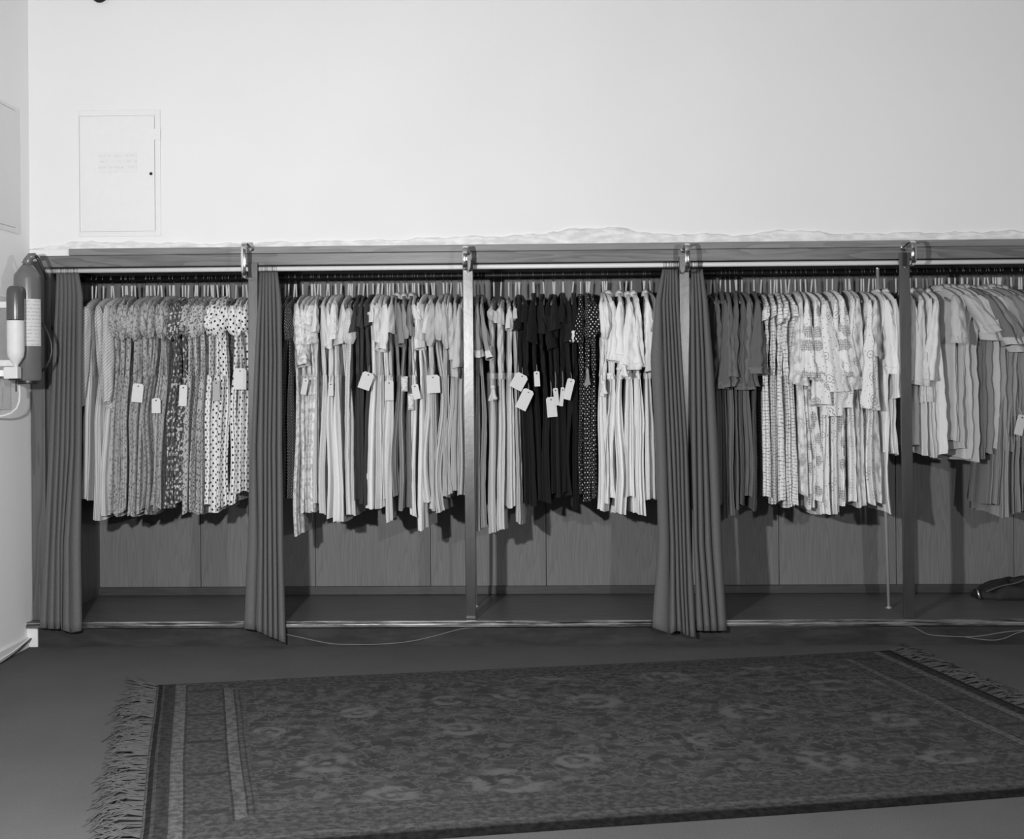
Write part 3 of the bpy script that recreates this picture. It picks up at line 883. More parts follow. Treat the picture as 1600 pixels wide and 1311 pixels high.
# ---- bay two
g = 'dresses in the second bay'
run('dark pin-dotted dress tucked beside the second curtain', g, 'second', [446, 453], [448, 454], 9, 14, [778, 776], NET, sleeve='short', sl_y=530, yfront=[.05, .04])
run('pale mottled print dress with short loose sleeves', g, 'second', [461, 469, 478, 486], [462, 472, 481, 487], 10, 12, [836, 802, 800, 795], MOTT, sleeve='short', sl_y=[572, 545, 560, 538], sw=[16, 13, 15, 12], yfront=[-.02, 0, 0, .01], fold=1.2)
run('pale plain dress with softly gathered sleeves', g, 'second', [495, 503, 511, 519, 527, 535], [493, 502, 513, 524, 534, 545], 10, 15, [792, 806, 812, 822, 815, 812], [LIGHT, LIGHT3, LIGHT, LIGHT2], sleeve='short', sl_y=[520, 538, 542, 530], sw=12, belt=None, fold=1.1, yfront=[.02, 0, -.01, -.02])
garment('dress', 'finely spotted pale dress with one puffed sleeve beside the dark dresses', 'dress', g, 545, 541, 12, 14, 735, SPOTL, sleeve='puff', sl_y=536, sw=18, neck_y=460, bay='second', yfront=-.02)
run('dark crepe dress between the pale ones', g, 'second', [557, 565, 573], [558, 565, 571], 10, 12, [782, 788, 784], DARK, sleeve='short', sl_y=[520, 512, 510], yfront=[.02, .01, .02])
run('pale dress right of the dark crepe dresses', g, 'second', [580, 591, 601, 612], [577, 590, 603, 609], 11, 16, [796, 792, 780, 818], [LIGHT2, LIGHT, LIGHT, LIGHT3], sleeve='short', sl_y=[505, 532, 548, 520], sw=[12, 14, 13, 12], yfront=[-.01, .0, -.01, .03], fold=1.1)
run('mid-grey dress with a fuller patterned collar', g, 'second', [622, 631, 638], [618, 628, 639], 10, 13, [774, 795, 801], [MID, MID2, MID], sleeve='short', sl_y=[540, 530, 525], collar=MOTT, sw=12, yfront=[.0, .0, -.02])
run('narrow pale dress right of the mid-grey ones', g, 'second', [646, 654, 661, 668], [646, 657, 668, 675], 9, 13, [810, 832, 786, 798], [LIGHT, LIGHT2, LIGHT3, LIGHT], sleeve='short', sl_y=[500, 545, 530, 520], sw=11, fold=1.0)
run('soft grey dress with gathered drooping sleeves', g, 'second', [676, 685, 694], [679, 687, 696], 11, 13, [798, 800, 780], [MIDL, MIDL2, MIDL], sleeve='puff', sl_y=[540, 530, 545], sw=[14, 17, 15], fold=1.3)
run('soft grey pleated dress close to the bare post', g, 'second', [703, 711, 719], [702, 711, 719], 10, 13, [775, 772, 774], [MIDL2, MIDL, MIDL2], sleeve='short', sl_y=[560, 590, 575], sw=13, fold=1.5)
# ---- bay three
g = 'dresses in the third bay'
run('mid-grey dress just right of the bare post', g, 'third', [746, 753], [748, 757], 9, 14, [830, 826], MID2, sleeve='short', sl_y=[555, 560], collar=None, sw=12, cuff=LIGHT)
run('pale sleeveless dress with a narrow shoulder', g, 'third', [766, 781, 797, 803], [770, 783, 798, 811], 12, 17, [831, 828, 792, 816], [MIDL2, LIGHT3, LIGHT3, MIDL2], sleeve='cap', sl_y=[500, 505, 515], sw=12, neck_y=462, belt=LIGHT3, fold=1.1, yfront=[-.01, .0, .0, .01])
run('black crepe dress', g, 'third', [813, 823, 834, 845, 856, 867, 878, 889, 898], [825, 835, 845, 855, 865, 874, 883, 892, 900], 11, 14, [784, 786, 783, 785, 776, 772, 776, 772, 795], [BLACK, BLACK2], sleeve='short', sl_y=[515, 505, 535, 520, 545], sw=[12, 11, 13], belt=None, neck_y=452)
run('black dress with white polka dots', g, 'third', [909, 919, 929], [908, 918, 928], 11, 13, [776, 779, 778], DDOT, sleeve='short', sl_y=[535, 528, 520], sw=12)
run('ivory dress with small puffed sleeves beside the dotted ones', g, 'third', [938, 947], [940, 948], 11, 16, [800, 790], WHITE2, sleeve='puff', sl_y=[528, 520], sw=13)
run('white dress with a wide half sleeve and pleated skirt', g, 'third', [958, 970, 984, 998, 1012], [955, 968, 985, 1002, 1018], 14, 21, [778, 801, 780, 802, 783], [WHITE2, WHITE, WHITE], sleeve='bell', sl_y=[560, 564, 576, 572, 579], sw=[20, 24, 25, 20, 27], fold=1.6, collar=WHITE, belt=WHITE, cuff=WHITE2, yfront=[0, 0, -.01, 0, -.02])
garment('dress', 'shaded grey dress squeezed against the widest curtain', 'dress', g, 1024, 1030, 10, 12, 778, MID2, sleeve='short', sl_y=520, bay='third', yfront=.05)
# ---- bay four
g = 'dresses in the fourth bay'
run('slate-grey dress with wide half sleeves', g, 'fourth', [1119, 1130, 1140, 1151, 1162, 1173, 1186], [1124, 1133, 1143, 1152, 1160, 1170, 1180], 12, 14, [790, 806, 808, 800, 788, 780, 796], [SLATE, SLATE, SLATE2], sleeve='bell', sl_y=[608, 606, 590, 604, 606, 600, 584], sw=[16, 18, 20, 22, 20, 22, 26], yfront=[.04, .03, 0, 0, -.01, -.01, -.02], fold=1.1, cuff=SLATE2)
run('sleeveless dress in wavy banded cotton', g, 'fourth', [1198, 1208, 1219, 1230, 1240], [1201, 1211, 1223, 1236, 1243], 11, 14, [776, 784, 789, 798, 795], [BAND, BAND, BAND2, BAND2, BAND], sleeve='cap', sl_y=[500, 495, 505], sw=12, neck_y=455, fold=1.0, yfront=[0, 0, -.01, 0])
bl = ['loose-sleeved white dress with grey blossoms', 'loose-sleeved white dress with ring motifs', 'loose-sleeved white dress with scroll motifs', 'loose-sleeved pale leaf-print dress']
run(['pale leaf-print dress with wide sleeves, {o} big-print dress', 'white blossom-print dress with wide sleeves, {o} big-print dress', 'white blossom-print dress with pin dots, {o} big-print dress',
     'white ring-print dress with wide sleeves, {o} big-print dress', 'white ring-print dress with pin dots, {o} big-print dress', 'white blossom-print dress with frilled cuff, {o} big-print dress',
     'pale scroll-print dress with wide sleeves, {o} big-print dress', 'cloudy grey print dress with wide sleeves, {o} big-print dress', 'white ring-print dress with narrow sleeves, {o} big-print dress'],
    g, 'fourth', [1250, 1263, 1276, 1293, 1305, 1319, 1331, 1344, 1358], [1256, 1268, 1279, 1293, 1307, 1321, 1334, 1350, 1364], 13, 17,
    [774, 792, 788, 806, 800, 785, 782, 796, 785], [LEAF, BLOSS, BLOSS, RINGS, RINGS, BLOSS, RINGS2, WASH, RINGS], sleeve='bell',
    sl_y=[600, 592, 634, 612, 648, 588, 636, 606, 640], sw=[20, 26, 22, 31, 24, 24, 20, 26, 22], yfront=[.01, -.02, .02, -.03, .02, -.02, .02, -.02, .02], fold=1.2)
garment('dress', 'cloudy grey print dress rightmost of the big-print dresses', 'dress', g, 1368, 1374, 12, 18, 787, WASH, sleeve='short', sl_y=560, sw=14, bay='fourth', yfront=.02)
garment('dress', 'plain ivory dress ending over the steel pole', 'dress', g, 1377, 1386, 9, 11, 804, WHITE2, sleeve=None, bay='fourth', yfront=.06)
run('white shirt hanging left of the rightmost post', 'shirts by the rightmost post', 'fourth', [1387, 1398], [1390, 1400], 12, 15, [706, 712], [WHITE, WHITE2], name='shirt', cat='shirt', sleeve='bell', sl_y=[582, 620], sw=[26, 20], collar=WHITE, cuff=WHITE, yfront=[-.02, .02])
# ---- bay five
g = 'shirts in the fifth bay'
run('pale half-sleeved shirt right of the rightmost post', g, 'fifth', [1427, 1440, 1453, 1465], [1434, 1448, 1462, 1478], 13, 19, [702, 705, 715, 707], [LIGHT3, LIGHT, LIGHT, LIGHT2], name='shirt', cat='shirt', sleeve='bell', sl_y=[594, 600, 628, 592], sw=[20, 22, 22, 22], collar=LIGHT, cuff=LIGHT3, yfront=[.0, .01, .02, -.01])
dsc = ['light shirt with a rolled short sleeve, {o} turned shirt', 'pale grey shirt with short sleeves, {o} turned shirt', 'soft grey shirt with short sleeves, {o} turned shirt', 'mid-grey shirt with short sleeves, {o} turned shirt']
run([dsc[0], dsc[2], dsc[1], dsc[2], dsc[3], dsc[3], dsc[1], dsc[3], dsc[3], dsc[3], dsc[3]], g, 'fifth',
    [1496, 1510, 1522, 1534, 1545, 1555, 1566, 1577, 1588, 1598, 1610], [1500, 1511, 1521, 1531, 1542, 1552, 1564, 1576, 1588, 1598, 1608], 14, 15,
    [688, 700, 712, 718, 714, 706, 702, 698, 700, 695, 700], [MIDL2, MIDL, MIDL2, MIDL, SLATE2, MID, MIDL, MID2, MID, MID2, MID], name='shirt', cat='shirt', sleeve='short',
    sl_y=[536, 520, 528, 530, 540, 535, 545, 538, 530, 520, 525], sw=[26, 27, 26, 24, 24, 24, 26, 24, 22, 22, 22], yaw=[.25, .30, .34, .36, .38, .40, .40, .42, .42, .44, .44], out=.06, lat=[.02, .06, .08, .08, .09, .09, .08, .09, .08, .08, .08], collar=MIDL, cuff=MIDL, neck_y=448)
run('long dark pleated dress behind the turned shirts', 'long dresses behind the turned shirts', 'fifth', [1572, 1582, 1592, 1602, 1613], [1547, 1562, 1576, 1590, 1604], 9, 15, [792, 800, 803, 798, 796], [MID, MID2, MID], sleeve=None, fold=1.5, yfront=[.09, .08, .09])

# spare hangers pushed in between the garments
for bay, a, b, n in (('first', 140, 384, 14), ('second', 446, 716, 14), ('third', 748, 1010, 4), ('fourth', 1112, 1395, 10), ('fifth', 1425, 1600, 10)):
    for px in lin(a, b, n, 6):
        hanger(P(px, 440, .30).x, bay)

# ------------------------------------------------------------------ price tags
def price_tag(px, py, w, h, rot, lab, mat=None, up=16, Y=.045, fold=False, hole=True):
    c = P(px, py, Y)
    s = .00300
    r = thing('price_tag', lab, 'tag', (c.x, c.y, c.z), 'price tags tied to the dresses')
    W = w * s / 2; H = h * s / 2
    ch = min(W, H) * .35
    out = [(-W, -H), (W, -H), (W, H - ch), (W - ch, H), (-W + ch, H), (-W, H - ch)]
    n = len(out); t = .0008
    vs = []
    for yy in (-t, t):
        for x, z in out:
            vs.append((x, yy + .004 * math.sin(x * 40), z))
    fs = [tuple(range(n)), tuple(range(2 * n - 1, n - 1, -1))] + [(i, i + n, (i + 1) % n + n, (i + 1) % n) for i in range(n)]
    cd_ = link('card', vs, fs, mat or CARD, r, False)
    cd_.rotation_euler = (0, rot, rng.uniform(-.25, .25))
    e = Matrix.Rotation(rot, 3, 'Y') @ Vector((0, 0, H * .8))
    B().tube([e + Vector((0, -.002, 0)), e + Vector((.002, .012, up * s * .5)), e + Vector((0, .035, up * s * .9)), e + Vector((0, .085, up * s))], .0009, 5).make('string', STRING, r, True)
    if hole:
        B().box(e.x - .003, e.x + .003, -.003, -.0012, e.z - .006, e.z - .001).make('eyelet', HOLE, r)
tags = [(215, 614, 17, 30, .1, 'white tag on the grey curly-print dresses, nearer the striped ones'), (244, 634, 14, 24, 0, 'small white tag low on the grey curly-print dresses'),
        (286, 618, 12, 34, .05, 'narrow white tag on the dark blossom dress'), (375, 592, 20, 34, .02, 'large square tag on the polka-dot dress beside the first post'),
        (476, 604, 9, 26, .2, 'slim tag on the mottled dress by the second curtain'), (572, 595, 19, 28, .35, 'large white tag over the dark crepe dress, tilted'),
        (608, 610, 14, 32, 0, 'upright pale tag on the pale dresses of the second bay'), (650, 612, 11, 24, -.2, 'small tilted tag on the narrow pale dress'),
        (677, 600, 21, 29, -.05, 'brightest white tag with a dark eyelet, second bay'), (517, 608, 8, 22, 0, 'small tag on the plain pale dress in the second bay'),
        (811, 596, 21, 26, .5, 'upper white tag of the crossed pair beside black dresses'), (820, 624, 18, 34, .45, 'lower white tag of the crossed pair beside black dresses'),
        (839, 592, 9, 24, -.05, 'narrow tag hanging near the first black dresses'), (862, 636, 16, 32, -.08, 'white tag hanging lowest on the black dresses'),
        (869, 620, 8, 28, -.1, 'slim white tag just above the lowest one'), (878, 620, 6, 30, .1, 'slimmest white tag on the black dresses'),
        (889, 608, 12, 34, .25, 'white tag on the last plain black dress'), (1594, 664, 15, 32, .25, 'white tag at the right edge of the picture')]
for i, t_ in enumerate(tags):
    price_tag(*t_, Y=.105 if t_[0] < 1500 else .04, up=(30 if t_[0] in (862, 869, 878) else 14))
price_tag(338, 610, 11, 32, 0, 'grey card on the polka-dot dresses', CARDG, Y=.105)
for px, py, w_, h_, lb in ((632, 600, 10, 24, 'upper patterned swatch of cloth on the mid-grey dresses'), (642, 628, 9, 26, 'lower patterned swatch of cloth on the mid-grey dresses')):
    c = P(px, py, .11)
    W, H = w_ * .0015, h_ * .0015
    vs = []; uvs = []
    for i in range(7):
        for j in range(5):
            x = -W + 2 * W * j / 4; z = -H + 2 * H * i / 6
            vs.append((x, .004 * math.sin(i * 1.1 + j), z)); uvs.append((x * 2, z * 2))
    fs = [(i * 5 + j, i * 5 + j + 1, (i + 1) * 5 + j + 1, (i + 1) * 5 + j) for i in range(6) for j in range(4)]
    o = link('cloth_swatch', vs, fs, MOTT, None, True, uvs, c); md = o.modifiers.new('t', 'SOLIDIFY'); md.thickness = .002
    tag(o, lb, 'swatch')
# knotted sashes
def sash(px, py, w_, h_, lab, mat, Y=.11):
    c = P(px, py, Y); r_ = np.random.default_rng(px); sc = .0030
    r = thing('knotted_sash', lab, 'sash', c)
    W, H = w_ * sc / 2, h_ * sc / 2
    vs = []; n = 12; m = 7
    for i in range(m + 1):
        th = PI * i / m
        for j in range(n):
            a = 2 * PI * j / n
            rad = 1 + .15 * math.sin(3 * a + th * 2)
            vs.append((W * .55 * math.sin(th) * math.cos(a) * rad, .010 * math.sin(th) * math.sin(a) * rad, H * .55 + H * .32 * math.cos(th) * (1 + .15 * math.sin(4 * a))))
    fs = [(i * n + j, i * n + (j + 1) % n, (i + 1) * n + (j + 1) % n, (i + 1) * n + j) for i in range(m) for j in range(n)]
    link('knot', vs, fs, mat, r)
    for sg in (-1, 1):
        L = H * r_.uniform(1.2, 1.7); vs = []
        for i in range(9):
            t = i / 8
            for j in range(5):
                u = j / 4 - .5
                vs.append((sg * W * .45 * t + u * W * (.5 + .75 * t) + .0015 * math.sin(6 * t + sg), -.002 + .006 * math.cos(u * 9 + sg) * (.4 + t) - .004 * sg, H * .5 - L * t + sg * u * .006 * t))
        fs = [(i * 5 + j, i * 5 + j + 1, (i + 1) * 5 + j + 1, (i + 1) * 5 + j) for i in range(8) for j in range(4)]
        o = link('tail', vs, fs, mat, r); md = o.modifiers.new('t', 'SOLIDIFY'); md.thickness = .0018
    B().tube([(0, 0, H * .5), (0, .03, H * .6), (0, .07, H * .62)], .003, 6).make('loop', mat, r, True)
sash(896, 524, 12, 18, 'white cloth trimming on the black sleeve', WHITE, .09)
sash(770, 612, 14, 26, 'pale knotted sash on the first sleeveless dress', LIGHT3)
sash(943, 605, 12, 26, 'pale knotted sash beside the dotted dress', WHITE2)
sash(918, 590, 9, 34, 'grey knotted sash on the white-dotted black dress', MID2)
sash(975, 578, 14, 20, 'white knotted sash on the pleated white dresses', WHITE, .04)

# ------------------------------------------------------------------ extinguishers on the left wall
def lathe_thing(mat, name, prof, parent, n=36, at=(0, 0, 0)):
    return autosmooth(B().lathe(prof, n, at).make(name, mat, parent), 50)
Ye = -.33
c0 = P(44, 596, Ye); sc = (Ye + 5.85) / F
Z = lambda py: P(44, py, Ye).z - c0.z
R = 20.5 * sc
r = thing('fire_extinguisher', 'large cone-topped fire extinguisher with a paper label on the left wall', 'extinguisher', (c0.x, Ye, c0.z))
lathe_thing(EXT, 'body', [(.0, .004), (R * .9, .004), (R, .016), (R, Z(436)), (R * .97, Z(430)), (R * .55, Z(418)), (R * .30, Z(412)), (0, Z(411))], r)
lathe_thing(RUBBER, 'base_ring', [(R * .72, -.012), (R * .78, -.012), (R * .82, .0), (R * .80, .006), (R * .6, .006)], r)
B().tube([(0, 0, Z(413)), (.004, 0, Z(407)), (.018, -.004, Z(401)), (.040, -.006, Z(400))], [.024, .020, .017, .013], 16).make('nozzle', EXT, r, True)
B().tube([(.040, -.006, Z(400)), (.05, .0, Z(405)), (.062, .02, Z(420)), (.074, .03, Z(436))], [.008, .008, .007, .006], 12).make('valve_lever', RUBBER, r, True)
vs = []; fs = []
a0, a1 = math.radians(-100), math.radians(2)
for i in range(13):
    a = a0 + (a1 - a0) * i / 12
    for zz in (Z(541), Z(468)): vs.append(((R + .0008) * math.cos(a), (R + .0008) * math.sin(a), zz))
fs = [(2 * i, 2 * i + 2, 2 * i + 3, 2 * i + 1) for i in range(12)]
link('paper_label', vs, fs, LABEL, r)
pts = []
for py, px in ((500, 60), (508, 68), (520, 75), (535, 80), (548, 81), (560, 79), (572, 73), (582, 64)):
    q = P(px, py, Ye + .05); pts.append((q.x - c0.x, .05, q.z - c0.z))
B().tube(pts, .006, 12).make('hose', RUBBER, r, True)
xb = XL - c0.x
B().box(xb, -R * .6, .04, .06, Z(480), Z(470), .002).box(xb, -R * .6, .04, .06, Z(572), Z(562), .002).make('wall_bracket', PAINT, r)
Y2 = -.47
c1 = P(25, 590, Y2); sc = (Y2 + 5.85) / F
Z = lambda py: P(25, py, Y2).z - c1.z
R = 13.5 * sc
r = thing('hand_extinguisher', 'small inverted bottle extinguisher in a bracket, left of the large one', 'extinguisher', (c1.x, Y2, c1.z))
lathe_thing(EXTD, 'bottle', [(0, Z(500)), (R * .99, Z(500)), (R, Z(499)), (R, Z(458)), (R * .93, Z(452)), (R * .75, Z(448)), (R * .4, Z(446.5)), (0, Z(446))], r)
lathe_thing(GREYP, 'lower_sleeve', [(R * .25, Z(575)), (R * .28, Z(570)), (R * .55, Z(565)), (R * .9, Z(557)), (R * .98, Z(548)), (R * .98, Z(501)), (R * .9, Z(500.5))], r)
B().box(-.050, .012, -.014, .030, Z(592), Z(573), .004).make('bracket_block', GREYP, r)
lathe_thing(RUBBER, 'disc', [(0, -.008), (.024, -.008), (.026, -.004), (.024, 0), (0, 0)], r, at=(-.006, 0, -.004))
B().tube([(.0, 0, -.008), (.0, 0, Z(612))], .003, 8).make('pin', RUBBER, r, True)
xb = XL - c1.x
B().box(xb, -.045, .0, .016, Z(588), Z(578), .002).make('wall_bracket', PAINT, r)
# backing board
q0 = PX(1, 460, XL); q1 = PX(13, 460, XL)
o = B().box(XL, XL + .008, q0.y - .25, q1.y, PX(10, 640, XL).z, PX(10, 464, XL).z, .002).make('backing_board', plain('pale_grey_board', .74, .7, .2), None)
tag(o, 'pale grey board on the left wall behind the extinguishers', 'board')
# discharge pipe down the wall
pts = []
for px, py in ((30, 602), (31, 615), (30, 628), (26, 638), (18, 645), (8, 649), (-4, 651), (-12, 652)):
    q = P(px, py, -.42); pts.append((q.x, q.y, q.z))
B1 = B().tube(pts, .0048, 10)
o = B1.make('bent_tube', GREYP, None, True); tag(o, 'bent white tube under the extinguishers on the left wall', 'tube')

# ------------------------------------------------------------------ cords
def smooth_pts(p, it=2):
    p = [Vector(a) for a in p]
    for _ in range(it):
        q = [p[0]]
        for i in range(len(p) - 1): q += [p[i] * .75 + p[i + 1] * .25, p[i] * .25 + p[i + 1] * .75]
        p = q + [p[-1]]
    return p
def cord(name, label, px, Y, r_, mat=CORD):
    pts = smooth_pts([P(a, b, Y) for a, b in px])
    o = B().tube(pts, r_, 6).make(name, mat, None, True); tag(o, label, 'cord'); return o
cord('sagging_cord', 'pale cord sagging across the plinth right of the second curtain', [(440, 990), (470, 996), (500, 1003), (525, 1007), (560, 1007.5), (600, 1006.5), (640, 1003), (680, 994), (710, 985), (735, 980), (800, 979.5), (950, 979), (1100, 979), (1250, 979.5), (1380, 978), (1425, 978), (1437, 985), (1450, 992), (1475, 994), (1515, 995.5), (1540, 993), (1570, 987), (1640, 982)], .007, .0025)
cord('sagging_cord', 'second pale cord looping lower at the right end of the plinth', [(1508, 995.5), (1530, 999), (1555, 1001), (1572, 997), (1590, 988), (1640, 978)], .004, .0022)
pts = smooth_pts([PX(60, 984, XL + .012), PX(52, 992, XL + .012), PX(35, 1007, XL + .012), PX(18, 1020, XL + .012), PX(0, 1031, XL + .012), PX(-25, 1048, XL + .012)])
o = B().tube(pts, .0045, 8).make('wall_cable', PAINT, None, True); tag(o, 'white painted cable running along the foot of the left wall', 'cable')
pts = smooth_pts([PX(58, 990, XL + .02), PX(40, 1006, XL + .02), PX(30, 1016, XL + .02), PX(14, 1028, XL + .02), PX(-4, 1040, XL + .02), PX(-30, 1056, XL + .02)])
o = B().tube(pts, .0035, 8).make('wall_cable', RUBBER, None, True); tag(o, 'dark cable under the white one at the left wall', 'cable')

# ------------------------------------------------------------------ bundle in the right corner of the wardrobe
c = PZ(1585, 940, ZF)
vs = []; n = 40; m = 16
for i in range(m + 1):
    th = .5 * PI * i / m
    for j in range(n):
        a = 2 * PI * j / n
        rad = 1 + .06 * math.sin(4 * a + 1) + .05 * math.sin(9 * a + 3 * th) + .03 * math.sin(15 * a - 5 * th)
        sx = abs(math.cos(th)) ** .45; sz = math.sin(th) ** .7
        x = .17 * sx * rad * np.sign(math.cos(a)) * abs(math.cos(a)) ** .7
        vs.append((x, .10 * sx * rad * np.sign(math.sin(a)) * abs(math.sin(a)) ** .7, (.085 + .25 * x + .012 * math.sin(7 * a + 2 * th)) * sz * (1.0 + .1 * math.sin(6 * a))))
fs = [(i * n + j, i * n + (j + 1) % n, (i + 1) * n + (j + 1) % n, (i + 1) * n + j) for i in range(m) for j in range(n)]
fs.append(tuple(range(n - 1, -1, -1)))
r = thing('folded_bag', 'dark crumpled bag lying at the right end of the wardrobe floor', 'bag', (c.x + .02, YB - .14, ZF))
link('bag_body', vs, fs, DARKC, r)
B().tube(smooth_pts([(-.15, -.10, .045), (-.08, -.105, .075), (0, -.108, .088), (.06, -.108, .118), (.15, -.105, .13)]), .004, 8).make('strap', plain('grey_strap', .08, .5), r, True)
B().tube([(-.176, -.09, .004), (-.182, -.085, .03), (-.19, -.08, .06)], [.008, .006, .003], 8).make('buckle', CHROME, r, True)

# ------------------------------------------------------------------ the rug
TL = PZ(245, 1072, 0); TR = PZ(1390, 1018, 0)
def isect(p, q, r_, s_):
    d1 = q - p; d2 = s_ - r_
    den = d1.x * d2.y - d1.y * d2.x
    t = ((r_.x - p.x) * d2.y - (r_.y - p.y) * d2.x) / den
    return p + d1 * t
N1 = PZ(800, 1304, 0); N2 = PZ(1600, 1244, 0)
BL = isect(N1, N2, TL, PZ(218, 1311, 0)); BR = isect(N1, N2, TR, PZ(1600, 1110, 0))
LEN = (TR - TL).length; WID = (TL - BL).length
print('rug', LEN, WID, TL, TR, BL, BR)
mr = Mat('oriental_rug', 0.95, 0.05)
uv = mr.uv()            # metres from the top left corner of the rug
s = mr.sep(mr.warp(uv, 2.5, .008))
U, V = s[0], s[1]
du = mr.math('MINIMUM', U, mr.math('SUBTRACT', LEN, U))
dv = mr.math('MINIMUM', mr.math('MULTIPLY', V, 1.7), mr.math('MULTIPLY', mr.math('SUBTRACT', WID, V), 1.15))
d = mr.math('MINIMUM', du, dv)
rp = mr.n('ShaderNodeValToRGB'); rp.color_ramp.interpolation = 'CONSTANT'
mr.put(rp.inputs[0], mr.math('MULTIPLY', d, 2.5, clamp=True))
# band tones: distance in metres -> grey
bands = [(0, .085), (.007, .020), (.022, .052), (.034, .036), (.060, .04), (.075, .085), (.08, .098), (.115, .042), (.122, .062), (.255, .040), (.263, .095), (.30, .042), (.306, .068), (.318, .046), (.325, .065), (.34, .05)]
el = rp.color_ramp.elements
el[0].position = 0; el[0].color = (bands[0][1],) * 3 + (1,)
el[1].position = bands[1][0] * 2.5; el[1].color = (bands[1][1],) * 3 + (1,)
for p_, c_ in bands[2:]:
    e = el.new(p_ * 2.5); e.color = (c_, c_, c_, 1)
bandv = mr.sep(rp.outputs[0])[0]
bandv = mr.mix(mr.math('MULTIPLY', mr.step(mr.math('SUBTRACT', du, dv), 0, .01), mr.math('MULTIPLY', .62, mr.step(dv, .02, .03))), bandv, .056)
near = mr.math('SUBTRACT', WID, V)
bandv = mr.mix(mr.math('MULTIPLY', mr.math('SUBTRACT', 1, mr.step(near, .030, .045)), mr.step(du, .05, .06)), bandv, .012)  # shadow band along the near edge, painted into the rug colour
bandv = mr.mix(mr.math('MULTIPLY', mr.math('SUBTRACT', 1, mr.step(V, .010, .018)), mr.step(du, .01, .02)), bandv, .03)
# field: curling sprays, rosettes and medallions
w1 = mr.warp(uv, 7, .10)
nA = mr.noise(w1, 13, 3, .6)
spr = mr.math('SUBTRACT', 1, mr.step(mr.math('ABSOLUTE', mr.math('SUBTRACT', nA, .5)), .01, .05))
blk = mr.step(mr.noise(mr.mapv(uv, loc=(5, 2, 0)), 9, 4, .65), .38, .66)
mv = mr.mapv(uv, (1.0, 1.25, 1))
def rug_uv(px, py):
    q = PZ(px, py, 0); u, v_ = .5, .5
    def f(u, v_): return (TL * (1 - u) + TR * u) * (1 - v_) + (BL * (1 - u) + BR * u) * v_
    for _ in range(25):
        e = q - f(u, v_); a = (f(u + .01, v_) - f(u, v_)) / .01; b = (f(u, v_ + .01) - f(u, v_)) / .01
        dt = a.x * b.y - a.y * b.x
        u += (e.x * b.y - e.y * b.x) / dt; v_ += (a.x * e.y - a.y * e.x) / dt
    return u * LEN, v_ * WID
wm = mr.warp(mr.warp(uv, 16, .045), 45, .02)
dm = None
for (mx, my, mr_) in ((510, 1200, 1), (790, 1228, 1.25), (902, 1194, .8), (927, 1100, 1.1), (1170, 1117, 1.1), (1292, 1192, 1.0), (722, 1145, .8), (1105, 1160, .8), (700, 1100, .7), (560, 1120, .7), (1040, 1062, 1), (800, 1092, .8), (1400, 1130, .9), (1300, 1075, .9), (1480, 1190, .9), (1060, 1240, .8), (420, 1150, .6), (610, 1250, .8), (1180, 1045, .7), (860, 1060, .8), (1390, 1070, .7)):
    cu, cv = rug_uv(mx, my)
    vd = mr.n('ShaderNodeVectorMath', operation='DISTANCE'); mr.put(vd.inputs[0], wm); vd.inputs[1].default_value = (cu, cv, 0)
    dd = mr.math('DIVIDE', vd.outputs['Value'], mr_)
    dm = dd if dm is None else mr.math('MINIMUM', dm, dd)
rr_ = mr.math('MULTIPLY', mr.step(dm, .045, .065), mr.math('SUBTRACT', 1, mr.step(dm, .085, .115)))
cor = mr.math('SUBTRACT', 1, mr.step(dm, .01, .03))
dr_ = mr.vor(mr.warp(uv, 10, .05), 8.5, .8)
ros = mr.math('SUBTRACT', 1, mr.step(dr_, .16, .30))
fld = mr.mix(mr.math('MULTIPLY', blk, .9), .038, .068)
fld = mr.mix(mr.math('MULTIPLY', spr, .6), fld, .100)
fld = mr.mix(mr.math('MULTIPLY', mr.math('MULTIPLY', ros, mr.step(mr.noise(mr.mapv(uv, loc=(9, 3, 0)), 16, 3, .6), .4, .62)), .8), fld, .10)
fld = mr.mix(mr.math('MULTIPLY', mr.math('MAXIMUM', rr_, cor), mr.step(nA, .34, .60)), fld, .112)
infield = mr.step(d, .338, .342)
# border ornament
orn = mr.noise(mr.warp(uv, 30, .02), 42, 2, .6)
bandv = mr.math('MULTIPLY', bandv, mr.mix(mr.step(orn, .35, .65), .65, 1.2))
# darker cross bars repeated in the end borders
barv = mr.math('ABSOLUTE', mr.math('SUBTRACT', mr.math('FRACT', mr.math('MULTIPLY', V, 1 / .36)), .5))
bar = mr.math('MULTIPLY', mr.math('SUBTRACT', 1, mr.step(barv, .03, .06)), mr.math('MULTIPLY', mr.step(d, .124, .13), mr.math('SUBTRACT', 1, mr.step(d, .245, .25))))
bandv = mr.mix(mr.math('MULTIPLY', bar, .7), bandv, .03)
pile = mr.noise(uv, 260, 2)
colr = mr.math('MULTIPLY', mr.mix(infield, bandv, fld), mr.mix(pile, .7, 1.3))
colr = mr.math('MULTIPLY', colr, mr.mix(mr.noise(uv, 1.3, 2), .85, 1.15))
mr.col(mr.math('MULTIPLY', colr, .95)); mr.bump(pile, .4, .004)
RUG = mr.m
nx, ny = 90, 50
vs = []; uvs = []
base = Vector((TL.x, TL.y, 0))
def rp_(u, v_):
    # edge of a hand-knotted rug: very slight waviness
    p = (TL * (1 - u) + TR * u) * (1 - v_) + (BL * (1 - u) + BR * u) * v_
    return Vector((p.x + .002 * math.sin(v_ * 9) , p.y + .008 * math.sin(u * 7), 0))
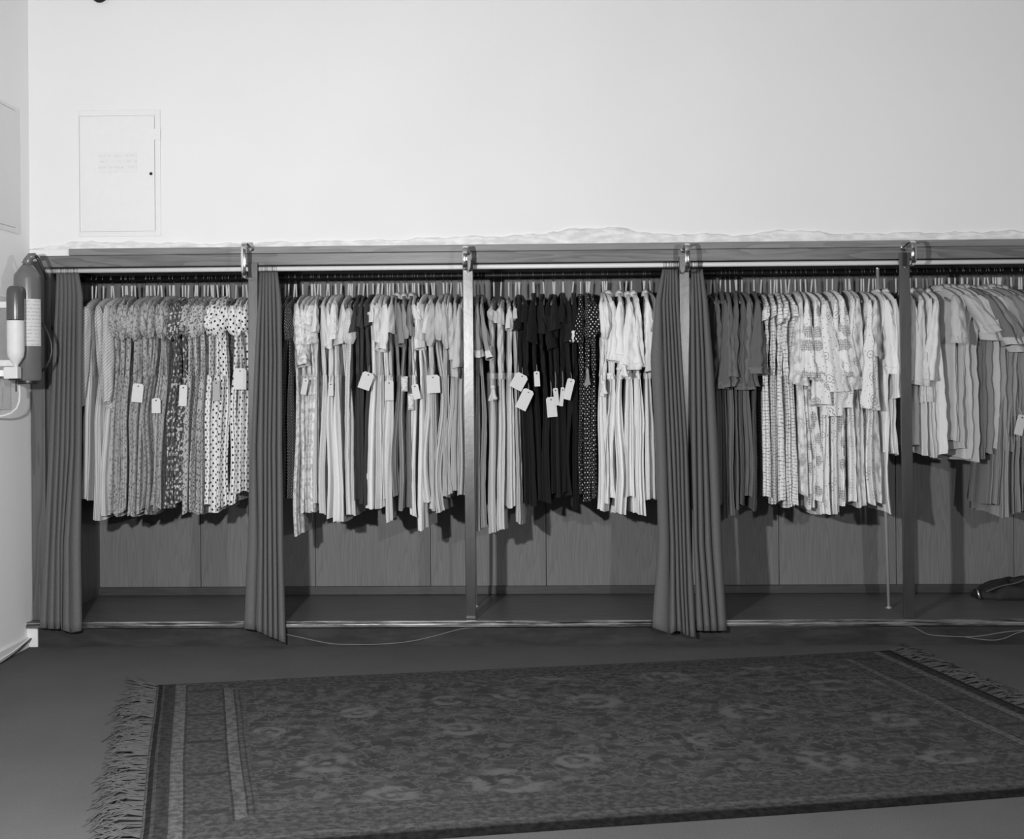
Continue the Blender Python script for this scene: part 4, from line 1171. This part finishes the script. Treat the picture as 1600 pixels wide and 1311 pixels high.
for i in range(ny + 1):
    for j in range(nx + 1):
        u, v_ = j / nx, i / ny
        p = rp_(u, v_)
        e = min(u * LEN, (1 - u) * LEN, v_ * WID, (1 - v_) * WID)
        z = .004 + .009 * min(1, e / .03) + .0012 * math.sin(u * 23 + v_ * 5) * math.sin(v_ * 13)
        vs.append((p.x - base.x, p.y - base.y, z)); uvs.append((u * LEN, v_ * WID))
fs = [(i * (nx + 1) + j, (i + 1) * (nx + 1) + j, (i + 1) * (nx + 1) + j + 1, i * (nx + 1) + j + 1) for i in range(ny) for j in range(nx)]
# skirt down to the floor
nb0 = len(vs)
per = [(0, j) for j in range(nx)] + [(i, nx) for i in range(ny)] + [(ny, j) for j in range(nx, 0, -1)] + [(i, 0) for i in range(ny, 0, -1)]
for i, j in per:
    a = vs[i * (nx + 1) + j]; vs.append((a[0], a[1], .0005)); uvs.append(uvs[i * (nx + 1) + j])
m = len(per)
for k in range(m):
    i, j = per[k]; i2, j2 = per[(k + 1) % m]
    fs.append((i * (nx + 1) + j, i2 * (nx + 1) + j2, nb0 + (k + 1) % m, nb0 + k))
rug = thing('oriental_rug', 'large dark patterned oriental rug lying askew on the carpet', 'rug', base)
link('rug_pile', vs, fs, RUG, rug, True, uvs)
FRINGE = plain('rug_fringe_wool', .082, .95, .05, var=.3, ns=40)
def fringe(u, sgn, n):
    bb = B()
    dirv = (TL - TR).normalized() * sgn
    side = Vector((-dirv.y, dirv.x, 0))
    for k in range(n):
        v0 = (k + rng.uniform(0, 1)) / n
        a0 = rng.normal(.3, .7)
        for _s in range(3):
            v_ = min(max(v0 + rng.normal(0, .0025), 0), 1)
            p = rp_(u, v_)
            L = rng.uniform(.10, .19); a = a0 + rng.normal(0, .15)
            p0 = p - base; p0.z = .006
            p1 = p0 + (dirv + side * a * .5) * L * .35; p1.z = rng.uniform(.008, .016)
            a2 = a + rng.normal(0, .6)
            p2 = p1 + (dirv * .8 + side * a2 * .7) * L * .35; p2.z = .005 + rng.uniform(0, .012)
            p3 = p2 + (dirv * .6 + side * (a2 + rng.normal(0, .8)) * .8) * L * .3; p3.z = .003
            bb.tube([p0, p1, p2, p3], [.002, .0028, .0024, .001], 4, cap=False)
    o = bb.make('fringe', FRINGE, rug, True); o['kind'] = 'stuff'; o['label'] = 'tousled wool fringe'
fringe(0, 1, 110)
fringe(1, -1, 90)
